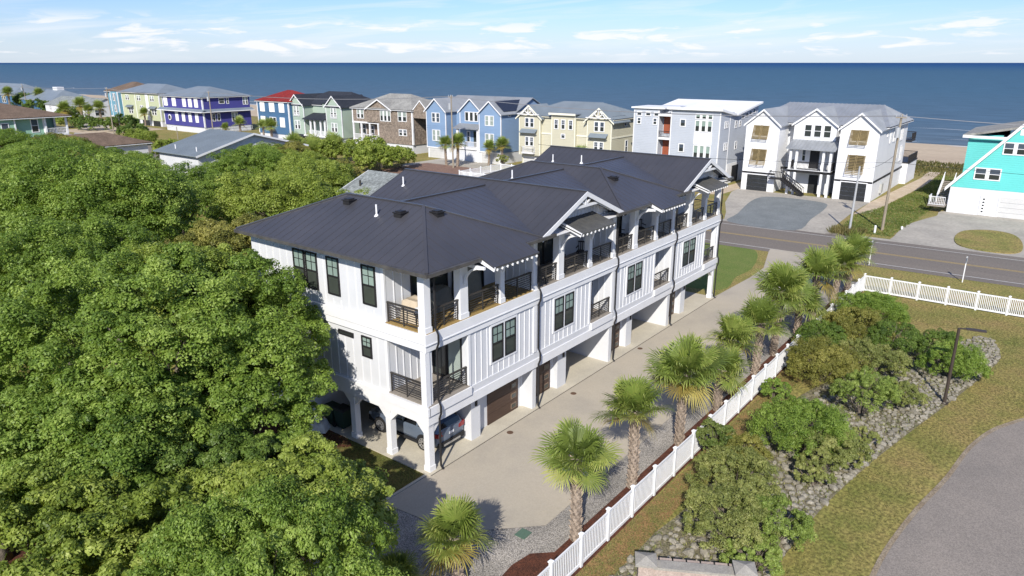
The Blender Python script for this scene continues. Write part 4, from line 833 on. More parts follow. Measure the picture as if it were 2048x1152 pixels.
# --- low houses to the far left
def low(name, label, wm, rm, x0, x1, y0, y1, ze, zr, ridge='hip', wins=()):
    h = House(name, label, ((x0 + x1) / 2, (y0 + y1) / 2, 0), wm, rm, seam=0); h.W.box(x0, x1, y0, y1, 0, ze)
    (h.hip if ridge == 'hip' else h.gable_y)(x0, x1, y0, y1, ze, zr)
    for w_ in wins:
        if w_[0] == 'X': h.win(*w_[1:5], 2, x=x0)
        else: h.winy(y0, *w_[1:5], 1)
    return h
h = low('beach_cottage', 'pale grey roofed beach cottage with small white roof box, beside the far beach', navyw, galvb, 112, 127, 300, 330, 3.6, 7.0, wins=(('X', 305, 308, 1.5, 3), ('X', 318, 321, 1.5, 3)))
MB().box(119, 121.5, 312, 316, 6.2, 8.0).build('roof_box', white, h.o); h.done()
h = low('beach_cottage', 'blue grey roofed house at the far left edge by the shore', navyw, galvb, 112, 128, 338, 385, 4.6, 8.6, wins=(('X', 345, 349, 1.5, 4), ('X', 360, 364, 1.5, 4))); h.done()
h = low('long_cottage', 'long low white cottage with olive grey roof and dark double door', white, shinglegr, 104, 116, 252, 285, 3.4, 5.8, 'gable', wins=(('X', 256, 259, 1, 3), ('X', 266, 267.5, 1.4, 3), ('X', 273, 274.5, 1.4, 3), ('X', 280, 281.5, 1.4, 3), ('Y', 106, 109, .4, 2.8))); h.done()
# seafoam house near left, raised on its lower floor
sl_ = lambda x, y: (x, y)
h = House('seafoam_house', 'seafoam green raised house with brown hip roof and white corner porch', (45, 150, 0), seaw, shingleb, seam=0)
h.W.box(33, 51.3, 142.9, 158, 0, 8.0); h.W.box(51.3, 55, 148, 158, 0, 8.0); h.W.box(33, 46.7, 142.2, 142.9, 0, 7.95)
h.hip(33, 55, 142.2, 158, 8.05, 10.4, ov=.6)
h.T.box(46.6, 46.8, 142.1, 142.3, 4.5, 7.9); h.T.box(51.2, 51.4, 142.8, 143.0, 4.5, 7.9)
h.winy(142.2, 44.6, 45.8, 5.0, 7.3, 1, lower=None) if False else h.winy(142.2, 44.6, 45.8, 5.0, 7.3, 1); h.winy(142.9, 49.3, 50.5, 5.4, 7.7, 1)
MB().box(51.3, 55, 142.6, 148, 4.7, 4.95).build('porch_deck', trimw, h.o); MB().box(51.5, 54.8, 142.9, 148, 0, 4.7).build('porch_base', seaw, h.o)
for x, y in ((51.5, 142.7), (54.9, 142.7), (54.9, 147.8)): MB().box(x - .15, x + .15, y - .15, y + .15, 4.95, 8.0).build('porch_column', trimw, h.o)
h.rail([(51.5, 142.7), (54.9, 142.7), (54.9, 147.8)], 4.95, trimw, 1.0, .22); h.done()
# grey metal roof among the oaks, and the shingle roof behind the row
h = House('metal_roofed_house', 'low white house with blue grey standing seam roof among the oaks', (59, 97, 0), white, galvb, seam=.55)
h.W.box(50.6, 67.4, 91.8, 102, 0, 5.2); h.gable_y(50.6, 67.4, 91.8, 102, 5.3, 7.5, ov=.6); h.win(94, 96, 2.5, 4, 2, x=50.6)
h.T.beam((50.0, 91.16, 5.05), (59, 91.16, 7.42), .06, .25); h.T.beam((68, 91.16, 5.05), (59, 91.16, 7.42), .06, .25)
for y in (93.5, 99): MB().tube([(51.5, y, 5.4), (51.5, y, 6.1)], .08, 8).build('vent_pipe', trimw, h.o)
h.done()
h = House('shingle_roofed_house', 'low house with light grey shingle roof just behind the dark roofed row', (46.5, 48, 0), white, shinglegr, seam=0)
h.W.box(41.8, 51.2, 41, 52.8, 0, 5.2); h.gable_y(41.8, 51.2, 41, 52.8, 5.25, 7.1, ov=.45); h.T.beam((41.3, 53.28, 4.98), (46.5, 53.28, 7.0), .05, .22)
MB().tube([(43.9, 51.6, 5.9), (43.9, 51.6, 6.6)], .1, 8).build('vent_pipe', bronze, h.o); h.done()
# --- turquoise house at the right edge
h = House('turquoise_house', 'turquoise beach house with steep white edged gable and white garage level', (105, 2, 0), turqw, shingleg, seam=0)
X0 = 98.2; yc, yl, yr = 3.2, 10.6, -4.2; zb = 3.05; zp = 12.1
h.W.prism([(X0, yl - .1, zb), (X0, yr + .1, zb), (X0, yc, zp - .2)], (13, 0, 0))
MB().box(X0 + .02, X0 + 13, yr + .2, yl - .3, 0, zb).build('garage_wall', white, h.o)
roof_plane(h.R, [(X0 - .5, yl + .2, zb - .1), (X0 + 13.3, yl + .2, zb - .1), (X0 + 13.3, yc, zp), (X0 - .5, yc, zp)], .2, 0); roof_plane(h.R, [(X0 - .5, yr - .2, zb - .1), (X0 + 13.3, yr - .2, zb - .1), (X0 + 13.3, yc, zp), (X0 - .5, yc, zp)], .2, 0)
for e in (yl + .2, yr - .2): h.T.prism([(X0 - .56, e, zb - .5), (X0 - .56, yc, zp - .45), (X0 - .56, yc, zp + .02), (X0 - .56, e, zb - .05)], (.06, 0, 0))
h.W.box(X0 + 3.5, X0 + 15, 6.3, 9.7, 3.05, 8.9); roof_plane(h.R, [(X0 + 2.9, 10.3, 8.85), (X0 + 15.5, 10.3, 8.85), (X0 + 15.5, 4.5, 10.1), (X0 + 2.9, 4.5, 10.1)], .25, 0)
h.T.box(X0 + 2.84, X0 + 2.9, 5, 10.3, 8.5, 8.8)
for a, b, z0, z1 in ((5.6, 8.2, 4.1, 5.5), (1.2, 3.3, 4.1, 5.6), (3.6, 5.9, 7.1, 8.5)): h.win(a, b, z0, z1, 2, x=X0)
MB().box(X0 - .04, X0, 4.0, 4.6, 9.3, 10.0).build('gable_vent', trimw, h.o)
h.garage(X0 + .02, 1.9, 5.2, 2.3, whitedoor); h.garage(X0 + .02, -2.4, 1.2, 2.3, whitedoor)
d_ = MB().box(X0 - .05, X0 + .02, 6.0, 7.1, .05, 2.3).build('side_door', trimw, h.o); g_ = MB()
for i in range(5): g_.box(X0 - .06, X0 - .05, 6.65, 6.85, .4 + i * .36, .58 + i * .36)
g_.build('door_panes', gdark, d_)
st = MB()
for i in range(13): st.box(X0 + .6 + .3 * i, X0 + .9 + .3 * i, 10.4, 11.6, .9 + .17 * i, 1.0 + .17 * i)
st.box(X0 - 1.4, X0 + .6, 10.4, 12.2, .75, .9); st.build('side_stair', deckgrey, h.o)
h.rail([(X0 + .6, 12.15), (X0 - 1.35, 12.15), (X0 - 1.35, 10.45)], .9, trimw, 1.0); sr = MB()
for y in (10.4, 11.6):
    sr.beam((X0 + .6, y, 1.9), (X0 + 4.5, y, 4.1), .08, .08); sr.beam((X0 + .6, y, .9), (X0 + 4.5, y, 3.1), .06, .28)
    for i in range(20): x = X0 + .6 + 3.9 * i / 19; z = .95 + 2.2 * i / 19; sr.box(x - .02, x + .02, y - .02, y + .02, z, z + .98)
sr.build('stair_railing', trimw, h.o); h.done()
h = House('brown_roofed_house', 'low house with long dark brown roof below the seafoam house porch', (51, 126, 0), white, shingleb, seam=0)
h.W.box(44, 58.5, 121.5, 130.5, 0, 4.3); h.hip(44, 58.5, 121.5, 130.5, 4.4, 6.1, ov=.6); h.win(123, 125, 1.6, 3.2, 1, x=44); h.done()
# ---------------------------------------------------------------- parked car under the corner balcony
carm = M('slate_blue_car_paint', (.13, .16, .215), (.12, .15, .20), scale=.5, rough=.3, spec=.6, metal=.2); plast = M('black_plastic', (.02, .02, .022), rough=.6); tyre = M('tyre_rubber', (.015, .015, .015), rough=.85); alloy = M('alloy_wheel', (.55, .55, .56), rough=.3, metal=.8)
redlamp = M('red_lamp_lens', (.25, .01, .012), rough=.2, spec=.6); carglass = M('car_glass', (.008, .009, .011), rough=.05, spec=.8)
CX0, CY0 = 21.45, 20.03
def make_car():
    c = thing('parked_car', 'slate blue sport utility car parked nose in under the corner balcony', 'car', (CX0, CY0 + 2.3, .055))
    def sec(y, hw, zb, zs, zr, rw):      # ring: sill, bulge, belt, roof (half section)
        half = [(hw * .86, zb), (hw, zb + .22), (hw * 1.0, zb + .45), (hw * .97, zs), (rw, zr - .07), (rw * .82, zr)]
        pts = [(x, z) for x, z in half] + [(-x, z) for x, z in reversed(half)]
        return [(CX0 + x, CY0 + y, .055 + z) for x, z in pts]
    S = [(0.0, .80, .48, .98, 1.02, .70), (.06, .90, .36, 1.04, 1.16, .76), (.16, .935, .30, 1.06, 1.38, .72), (.33, .945, .28, 1.06, 1.61, .68), (.55, .945, .28, 1.05, 1.66, .67), (1.3, .945, .28, 1.03, 1.69, .67), (2.2, .945, .28, 1.00, 1.69, .67), (2.9, .945, .28, .98, 1.60, .64), (3.55, .945, .28, .98, 1.06, .70), (4.2, .92, .30, .92, .96, .66), (4.55, .82, .36, .78, .82, .55), (4.65, .66, .44, .70, .72, .42)]
    b = MB(); rings = [sec(*s) for s in S]; n = len(rings[0])
    for r in rings: b.v += r
    for k in range(len(rings) - 1):
        for j in range(n): a = k * n + j; a2 = k * n + (j + 1) % n; b.f.append((a, a2, a2 + n, a + n)); b.mi.append(0)
    b.f.append(tuple(range(n))[::-1]); b.f.append(tuple((len(rings) - 1) * n + j for j in range(n))); b.mi += [0, 0]
    body = b.build('body', carm, c, smooth=True)
    try:
        body.data.set_sharp_from_angle(angle=R(28))
    except Exception: pass
    def pt(k, j, off=.006):
        p = Vector(rings[k][j]); s = 1 if j < 6 else -1; return (p.x + off * s, p.y, p.z)
    def lerp(a, b, t): return tuple(a[i] + (b[i] - a[i]) * t for i in range(3))
    for s in (0, 1):      # side glass: between belt (3) and upper (4)
        jb, ju = (3, 4) if s == 0 else (8, 7); g = MB()
        for k0, k1, t0, t1 in ((3, 4, .0, 1), (4, 5, .0, .9), (5, 6, .05, .92), (6, 7, .02, 1), (7, 8, .0, .62)):
            A, B, C_, D = pt(k0, jb), pt(k1, jb), pt(k1, ju), pt(k0, ju)
            a, b_ = lerp(A, B, t0), lerp(A, B, t1); d, c_ = lerp(D, C_, t0), lerp(D, C_, t1)
            g.face(lerp(a, d, .1), lerp(b_, c_, .1), lerp(b_, c_, .9), lerp(a, d, .9))
        g.build('side_window', carglass, c)
    g = MB()
    for k0, k1 in ((1, 2), (2, 3)):
        f = lambda k, x, dz: (CX0 + x * S[k][5] * .88, CY0 + S[k][0] - .012, .055 + S[k][4] - .03 + dz)
        g.face(f(k0, -1, .03), f(k0, 1, .03), f(k1, 1, .035), f(k1, -1, .035))
    g.build('rear_window', carglass, c)
    g = MB(); g.face((CX0 - .6, CY0 + 3.52, 1.17), (CX0 + .6, CY0 + 3.52, 1.17), (CX0 + .52, CY0 + 2.93, 1.66), (CX0 - .52, CY0 + 2.93, 1.66)); g.build('windscreen', carglass, c)
    lowr = MB(); lowr.box(CX0 - .84, CX0 + .84, CY0 - .05, CY0 + .3, .38, .62); lowr.box(CX0 - .97, CX0 + .97, CY0 + 1.25, CY0 + 3.3, .30, .43); lowr.box(CX0 - .8, CX0 + .8, CY0 + 4.4, CY0 + 4.72, .35, .6); lowr.build('bumper_cladding', plast, c)
    sk = MB(); sk.box(CX0 - .55, CX0 + .55, CY0 - .07, CY0, .40, .50); sk.build('skid_plate', alloy, c)
    for s in (-1, 1):
        l = MB(); x0, x1 = sorted((CX0 + s * .52, CX0 + s * .90)); l.prism([(x0, CY0 - .035, .92), (x1, CY0 + .0, .90), (x1, CY0 + .02, 1.13), (x0, CY0 - .02, 1.07)], (0, .12, 0)); l.box(CX0 + s * .86, CX0 + s * .955, CY0 + .03, CY0 + .3, .92, 1.11); l.build('tail_light', redlamp, c)
        hb = MB(); hb.box(CX0 + s * .5, CX0 + s * .86, CY0 + 4.42, CY0 + 4.6, .72, .86); hb.build('headlight', M('clear_lens', (.5, .52, .55), rough=.2), c)
        mi = MB(); mi.box(CX0 + s * .98, CX0 + s * 1.15, CY0 + 3.1, CY0 + 3.22, 1.06, 1.22); mi.build('mirror', carm, c)
        rr = MB(); rr.beam((CX0 + s * .6, CY0 + .7, 1.79), (CX0 + s * .6, CY0 + 2.6, 1.77), .04, .04); rr.build('roof_rail', alloy, c)
        hd_ = MB()
        for y in (1.55, 2.5): hd_.box(CX0 + s * .955, CX0 + s * .975, CY0 + y, CY0 + y + .2, .93, .96)
        hd_.build('door_handle', carm, c)
    plate = MB(); plate.box(CX0 - .16, CX0 + .16, CY0 - .035, CY0 - .02, .86, .98); plate.build('licence_plate', trimw, c)
    for s in (-1, 1):
        for y in (.88, 3.72):
            w_ = MB(); x = CX0 + s * .93; w_.tube([(x - s * .2, CY0 + y, .415), (x + s * .025, CY0 + y, .415)], .36, 24); wo = w_.build('tyre', tyre, c)
            ar = MB(); ar.tube([(x - s * .25, CY0 + y, .435), (x + s * .018, CY0 + y, .435)], .42, 20); ar.build('wheel_arch', plast, c)
            ri = MB()
            for q in range(10):
                an = q * math.pi / 5; ri.beam((x + s * .035, CY0 + y, .415), (x + s * .035, CY0 + y + .24 * math.cos(an), .415 + .24 * math.sin(an)), .05, .03, up=(1, 0, 0))
            pv = None
            for q in range(21):
                an = q * math.pi / 10; p = (x + s * .035, CY0 + y + .245 * math.cos(an), .415 + .245 * math.sin(an))
                if pv: ri.beam(pv, p, .03, .035, up=(1, 0, 0))
                pv = p
            ri.build('rim', alloy, wo)
    return c
make_car()
# ---------------------------------------------------------------- small things round the townhouses
b = thing('wheeled_bin', 'dark green wheeled rubbish bin beside the shaded corner column', 'bin', (19.75, 25.55, .055)); gr_ = M('dark_green_plastic', (.02, .045, .032), rough=.5)
def frus(mb, x, y, z0, z1, a0, b0, a1, b1): 
    lo = [(x - a0, y - b0, z0), (x + a0, y - b0, z0), (x + a0, y + b0, z0), (x - a0, y + b0, z0)]; hi = [(x - a1, y - b1, z1), (x + a1, y - b1, z1), (x + a1, y + b1, z1), (x - a1, y + b1, z1)]
    mb.face(*lo[::-1]); mb.face(*hi)
    for i in range(4): j = (i + 1) % 4; mb.face(lo[i], lo[j], hi[j], hi[i])
    return mb
frus(MB(), 19.75, 25.55, .12, 1.05, .24, .26, .31, .36).build('bin_body', gr_, b); frus(MB(), 19.75, 25.55, 1.05, 1.13, .34, .39, .28, .3).build('lid', M('bin_lid', (.03, .03, .03), rough=.5), b)
for s in (-1, 1): MB().tube([(19.75 + s * .28, 25.9, .2), (19.75 + s * .34, 25.9, .2)], .14, 12).build('wheel', tyre, b)
b = frus(MB(), 19.75, 26.35, .06, 1.0, .24, .26, .3, .35); tag(b.build('wheeled_bin', gr_, None, loc=(19.75, 26.35, 0)), 'second green bin standing just behind the corner bin', 'bin')
cvw = M('white_cover', (.72, .71, .68), (.62, .60, .56), scale=3, bump=.5)
cover = M('beige_furniture_cover', (.50, .42, .31), (.42, .35, .26), scale=2, bump=.4, bscale=5, rough=.9)
coverg = M('grey_green_cover', (.20, .20, .17), (.16, .16, .14), scale=2, bump=.4, bscale=5, rough=.9)
def lump(name, label, cat, x, y, z, a, b_, h, mat, seed, rot=0):
    "draped cover: rounded box with sagging top"
    rg = random.Random(seed); n = 10; mb = MB(); vv = []
    for i in range(n + 1):
        for j in range(n + 1):
            u, v = -1 + 2 * i / n, -1 + 2 * j / n; e = max(abs(u), abs(v)); zz = h * (1 if e < .75 else max(0, 1 - ((e - .75) / .25) ** 2.5)); zz *= (1 - .1 * math.sin(u * 2.2 + seed) * math.cos(v * 1.9)); zz += rg.uniform(-.02, .02) * (e < .95)
            fl = 1 + .08 * (1 - zz / h); X, Y = u * a * min(fl, 1.08), v * b_ * fl; vv.append((x + X * math.cos(rot) - Y * math.sin(rot), y + X * math.sin(rot) + Y * math.cos(rot), z + max(0, zz)))
    mb.v = vv
    for i in range(n):
        for j in range(n): k = i * (n + 1) + j; mb.f.append((k, k + n + 1, k + n + 2, k + 1)); mb.mi.append(0)
    o = mb.build(name, mat, None, smooth=True, loc=(x, y, z)); return tag(o, label, cat)
lump('covered_bundle', 'white covered bundle lying beside the green bins', 'bundle', 18.8, 26.5, .03, .35, .6, .45, cvw, 3, .5)
lump('furniture_cover', 'pale beige cover over furniture at the top corner deck', 'furniture cover', 20.45, 20.95, 6.45, .55, .48, .95, cover, 1, .1)
lump('furniture_cover', 'long grey green furniture cover against the top corner deck windows', 'furniture cover', 21.9, 21.25, 6.45, .85, .42, .95, coverg, 2)
lump('furniture_cover', 'tall olive grey cover standing upright on the first top deck', 'furniture cover', 24.1, 21.2, 6.45, .62, .42, 1.6, coverg, 5)
lump('furniture_cover', 'beige cover on the farthest top deck beside the black rail', 'furniture cover', 43.7, 20.5, 6.45, .6, .5, 1.15, cover, 7)
redc = M('red_cushion', (.28, .04, .035), rough=.9)
def chair(x, y, z, rot, label, mat=black, cush=None, group=None):
    t = thing('patio_chair', label, 'chair', (0, 0, 0), group)
    MB().box(-.26, .26, -.26, .26, .40, .45).build('seat', mat, t); bk = MB()
    for i in range(5): bk.box(-.24 + i * .11, -.20 + i * .11, .24, .27, .45, .92)
    bk.box(-.26, .26, .23, .28, .88, .95); bk.build('backrest', mat, t)
    for a in (-1, 1):
        for c_ in (-1, 1): MB().box(a * .24 - .02, a * .24 + .02, c_ * .24 - .02, c_ * .24 + .02, 0, .40).build('leg', mat, t)
        MB().box(a * .26 - .03, a * .26 + .03, -.24, .26, .64, .68).build('armrest', mat, t)
    if cush: MB().box(-.23, .23, -.24, .2, .45, .53).build('cushion', cush, t)
    t.location = (x, y, z); t.rotation_euler = (0, 0, rot); return t
chair(31.0, 20.6, 6.45, .4, 'black patio chair with red cushion on the second top deck', cush=redc)
chair(33.3, 20.7, 6.45, -1.2, 'black patio chair near the party wall on the second top deck')
chair(38.3, 21.1, 6.45, 0.1, 'dark patio chair under the small visor on the third top deck'); chair(40.6, 20.9, 6.45, -.6, 'dark patio chair at the right end of the third top deck'); chair(35.7, 20.8, 6.45, 1.0, 'dark patio chair at the left end of the third top deck')
def table(x, y, z, label, r=.5):
    t = thing('patio_table', label, 'table', (x, y, z)); MB().tube([(x, y, z + .70), (x, y, z + .73)], r, 20).build('table_top', black, t); MB().tube([(x, y, z), (x, y, z + .7)], .03, 8).build('leg', black, t); MB().tube([(x, y, z), (x, y, z + .03)], .25, 12).build('base', black, t)
table(28.1, 20.6, 6.45, 'round black table behind the left rail of the second top deck', .45); table(36.1, 20.4, 6.45, 'round black table behind the left rail of the third top deck', .4)
t = thing('patio_grill', 'small white and grey grill on the top corner deck behind the rail', 'grill', (20.1, 20.2, 6.45))
MB().box(19.85, 20.35, 20.0, 20.4, 7.0, 7.25).build('lid', M('grill_white', (.7, .7, .68)), t); MB().box(19.8, 20.4, 19.97, 20.43, 6.9, 7.0).build('firebox', black, t)
for a in (19.87, 20.33):
    for c_ in (20.02, 20.38): MB().box(a - .015, a + .015, c_ - .015, c_ + .015, 6.45, 6.9).build('leg', black, t)
for i, (x, y) in enumerate(((24.27, 18.81), (29.71, 18.71), (37.57, 18.88))):
    m = MB(); m.tube([(x, y, .03), (x, y, .04)], .16, 18); o = m.build('drain_cover', M('rusty_iron', (.12, .07, .045), rough=.8), None, loc=(x, y, .03)); tag(o, ('round rusty drain cover nearest the parked car', 'round rusty drain cover before the second garage door', 'round rusty drain cover by the third garage bay')[i], 'drain cover')
tag(MB().box(18.2, 18.7, 13.45, 13.9, .014, .045).build('utility_cover', M('green_lid', (.09, .15, .11)), None, loc=(18.45, 13.7, 0)), 'green utility cover in the gravel by the drive edge', 'utility cover')
# ---------------------------------------------------------------- fences
def fence(name, label, pts, sp, h=1.3, pk=.105, wide=.042, zb=0):
    f = thing(name, label, 'fence', (*pts[0], zb))
    for a, b_ in zip(pts, pts[1:]):
        A = Vector((*a, zb)); B = Vector((*b_, zb)); L = (B - A).length; d = (B - A) / L; n = round(L / sp)
        for i in range(n + (1 if b_ == pts[-1] else 0)):
            p = A + d * (L * i / n); c_ = MB(); c_.box(p.x - .06, p.x + .06, p.y - .06, p.y + .06, zb, zb + h + .06); frus(c_, p.x, p.y, zb + h + .06, zb + h + .1, .085, .085, .085, .085); frus(c_, p.x, p.y, zb + h + .1, zb + h + .15, .085, .085, .02, .02); c_.build('fence_post', vinyl, f)
        for i in range(n):
            p = A + d * (L * i / n + .06); q = A + d * (L * (i + 1) / n - .06); m = MB()
            m.beam((p.x, p.y, zb + h - .06), (q.x, q.y, zb + h - .06), .05, .09); m.beam((p.x, p.y, zb + .13), (q.x, q.y, zb + .13), .05, .11)
            W = (q - p).length; k = int(W / pk)
            for j in range(k): c_ = p + d * (W * (j + .5) / k); m.beam((c_.x, c_.y, zb + .185), (c_.x, c_.y, zb + h - .105), wide, .022, up=(-d.y, d.x, 0))
            m.build('picket_panel', vinyl, f)
    return f
fence('picket_fence', 'long white picket fence running beside the palms and round to the road', [(9.0, 11.03), (58.8, 10.75), (59.0, -8)], 1.87)
fence('picket_fence', 'short white picket fence beyond the dark roof across the road', [(92.5, 64.5), (92.4, 73.5), (82.2, 73.5), (82.0, 66)], 2.3, 1.15, .17, .07)
# ---------------------------------------------------------------- poles, signs, lamp
polew = M('weathered_pole_wood', (.33, .28, .21), (.22, .19, .15), scale=3, rough=.95, stretch=(4, 4, .4)); galvp = M('galvanised_pole', (.52, .53, .54), (.45, .46, .47), rough=.4, metal=.4)
def pole(label, x, y, h, lean=(0, 0), arm=True, mat=polew, r=.15):
    t = thing('utility_pole', label, 'utility pole', (x, y, 0)); tx, ty = x + lean[0], y + lean[1]
    MB().tube([(x, y, -.3), (tx, ty, h)], [r, r * .68], 10).build('pole_shaft', mat, t)
    if arm:
        MB().beam((tx - .1, ty - .5, h - .35), (tx - .1, ty + .5, h - .35), .1, .1).build('crossarm', mat, t)
        for s in (-.45, 0, .45): MB().tube([(tx - .1, ty + s, h - .3), (tx - .1, ty + s, h + .02)], [.05, .03], 6).build('insulator', galvp, t)
        MB().tube([(tx - .3, ty + .1, h - 2.3), (tx - .3, ty + .1, h - 1.3)], .24, 12).build('transformer', galvp, t)
    return t
pole('tall leaning wooden utility pole in front of the white gabled house', 82.9, 14.2, 12.1, (-1.2, -.35), arm=True)
pole('short silver metal pole on the verge left of the leaning pole', 79.6, 16.7, 6.9, (.1, -.1), False, galvp, .13)
pole('wooden utility pole with transformer before the sky blue house', 90.2, 82.0, 11.9, (.2, .3))
pole('wooden utility pole with transformer before the royal blue house', 94.5, 163, 10.6, (.2, .2)); pole('wooden pole among bushes near the blue teal house', 83.3, 189.4, 11.2); pole('silver pole standing next to the far wooden pole', 88, 196, 9, arm=False, mat=galvp)
pole('wooden pole behind the brown roof at the far left', 108, 312, 9.5, (-1, -1)); pole('slim grey pole by the grey metal roof', 72, 137, 5.2, arm=False, r=.1)
def wire(a, b_, sag):
    m = MB(); P = [(a[0] + (b_[0] - a[0]) * t / 14, a[1] + (b_[1] - a[1]) * t / 14, a[2] + (b_[2] - a[2]) * t / 14 - 4 * sag * (t / 14) * (1 - t / 14)) for t in range(15)]
    m.tube(P, .016, 4, False); return m
wm_ = M('wire_grey', (.25, .25, .26), rough=.5); wl = []
PW = [(81.6, -70, 12), (81.6, 13.85, 11.9), (90.3, 82.3, 11.7), (94.6, 163.2, 10.4), (83.3, 189.4, 11), (88, 310, 11)]
nm = ['right of the leaning pole', 'between the leaning pole and the sky blue house', 'from the sky blue to the royal blue house', 'beyond the royal blue house', 'at the far left along the road']
for (a, b_), n_ in zip(zip(PW, PW[1:]), nm):
    for s, w_ in ((-.45, 'seaward'), (0, 'middle'), (.45, 'landward')):
        o = wire((a[0] - s, a[1] - s, a[2]), (b_[0] - s, b_[1] - s, b_[2]), 1.0).build('power_line', wm_, None, loc=a); tag(o, 'thin %s overhead wire %s' % (w_, n_), 'power line', 'overhead wires along the road')
for a, b_, l in (((82.4, 14, 8.0), (79.7, 16.6, 6.7), 'black looping cable joining the silver and leaning poles'), ((82.4, 14, 7.2), (81.6, -70, 7.4), 'lower cable running right from the leaning pole'), ((82.4, 14, 7.2), (56, 40, 9.6), 'lower cable running left over the drive from the leaning pole')):
    tag(wire(a, b_, .5).build('service_cable', plast, None, loc=a), l, 'cable')
l = thing('street_lamp', 'dark brown street lamp with flat head beside the rocks', 'street lamp', (40.6, 2.75, 0)); lm = M('brown_lamp_metal', (.055, .042, .034), rough=.5)
MB().tube([(40.6, 2.75, 0), (40.6, 2.75, 4.2)], [.085, .07], 8).build('lamp_post', lm, l); hd_ = MB(); hd_.beam((40.6, 2.8, 4.17), (40.72, 2.4, 4.2), .07, .06); hd_.beam((40.7, 2.45, 4.2), (40.86, 1.6, 4.2), .28, .06); hd_.build('lamp_head', lm, l); MB().box(40.42, 40.78, 2.57, 2.93, 0, .05).build('base_plate', lm, l)
for x, y, h_, lb in ((66.2, 4.9, 2.15, 'thin white marker post with edge on plate on the right verge'), (67.2, 12.1, 2.2, 'thin white marker post nearest the end palm by the road')):
    t = thing('marker_post', lb, 'sign post', (x, y, 0)); MB().box(x - .035, x + .035, y - .035, y + .035, 0, h_).build('post', trimw, t); MB().box(x - .2, x + .2, y - .06, y - .04, h_ - .45, h_ - .02).build('sign_plate', galvp, t)
for x, y, h_, lb in ((80.8, 14.5, .8, 'white plastic bollard at the foot of the leaning pole'), (84.5, 12.6, .3, 'low white cap in the grass by the turquoise house drive')):
    m = MB(); m.tube([(x, y, 0), (x, y, h_), (x, y, h_ + .05)], [.11, .11, .06], 12); tag(m.build('utility_marker', trimw, None, loc=(x, y, 0)), lb, 'utility marker')
k_ = thing('sign_kiosk', 'small white roofed sign stand at the road edge by the red shrub', 'sign', (67, 84.5, 0)); q = MB(); q.box(66.6, 66.7, 84, 84.1, 0, 1.6); q.box(66.6, 66.7, 86, 86.1, 0, 1.6); q.build('post', trimw, k_); q = MB(); roof_plane(q, [(66, 83.6, 1.4), (66, 86.5, 1.4), (66.7, 86.5, 1.9), (66.7, 83.6, 1.9)], .06, 0); q.box(66.55, 66.6, 84.1, 86, .5, 1.3); q.build('sign_board', trimw, k_)
# paver topped wall at the bottom edge
bw = thing('block_wall', 'low grey block wall with square capped pillars among the rocks', 'wall', (20, 7.2, 0)); capm = M('grey_cap_stone', (.33, .31, .27), (.26, .245, .22), scale=2, fine=(20, .12)); blk = M('pinkish_block', (.42, .34, .29), (.35, .28, .24), scale=3, fine=(16, .15))
a = Vector((18.75, 8.75, 0)); b_ = Vector((20.35, 5.95, 0)); d = (b_ - a).normalized(); nrm = Vector((-d.y, d.x, 0))
q = MB(); q.beam((a.x, a.y, .42), (b_.x, b_.y, .42), .32, .84); q.build('wall_core', blk, bw)
n = 7
for i in range(n):
    p = a + (b_ - a) * ((i + .06) / n) ; p2 = a + (b_ - a) * ((i + .94) / n); q = MB(); q.beam((p.x, p.y, .45) + (nrm * 0)[:0] if False else (p.x - nrm.x * -.30, p.y - nrm.y * -.30, .42), (p2.x + nrm.x * .30, p2.y + nrm.y * .30, .42), .3, .84); q.build('block', blk, bw)
q = MB(); q.beam((a.x, a.y, .88), (b_.x, b_.y, .88), .42, .09); q.build('coping', capm, bw)
for p in (a, b_):
    q = MB(); q.beam(tuple(p - d * .25 + Vector((0, 0, .5))), tuple(p + d * .25 + Vector((0, 0, .5))), .5, 1.0); q.build('pillar', blk, bw)
    q = MB(); e1 = d * .36; e2 = nrm * .36; z0 = Vector((0, 0, 1.0)); C4 = [p - e1 - e2 + z0, p + e1 - e2 + z0, p + e1 + e2 + z0, p - e1 + e2 + z0]; q.prism([tuple(c) for c in C4], (0, 0, .07))
    for i in range(4): q.face(tuple(C4[i] + Vector((0, 0, .07))), tuple(C4[(i + 1) % 4] + Vector((0, 0, .07))), (p.x, p.y, 1.2))
    q.build('pillar_cap', capm, bw)
# ---------------------------------------------------------------- rocks
def inpoly(x, y, P):
    c = False; j = len(P) - 1
    for i in range(len(P)):
        if (P[i][1] > y) != (P[j][1] > y) and x < (P[j][0] - P[i][0]) * (y - P[i][1]) / (P[j][1] - P[i][1]) + P[i][0]: c = not c
        j = i
    return c
import bmesh
def rockmesh(seed):
    bm = bmesh.new(); bmesh.ops.create_icosphere(bm, subdivisions=1, radius=1); rg = random.Random(seed)
    sx, sy, sz = rg.uniform(.8, 1.2), rg.uniform(.65, 1), rg.uniform(.45, .65)
    for v in bm.verts: k = rg.uniform(.78, 1.15); v.co = Vector((v.co.x * sx * k, v.co.y * sy * k, v.co.z * sz * k))
    me = bpy.data.meshes.new('rock'); bm.to_mesh(me); bm.free(); me.materials.append(rockm); return me
RM = [rockmesh(i) for i in range(8)]
PIT = smoothpoly([(17, 9.7), (24, 9.2), (30, 9.3), (35.5, 8.9), (40, 7.8), (46, 5.6), (50.5, 3.4), (53, 2.0), (50, 1.1), (46.5, 1.5), (41, 2.6), (36, 3.7), (31, 4.7), (26, 5.4), (20, 5.6), (16, 5.3)])
OUT = [(16, 5.3), (20, 5.6), (26, 5.4), (31, 4.7), (36, 3.7), (41, 2.6), (46.5, 1.5), (50, 1.1), (53, 2)]
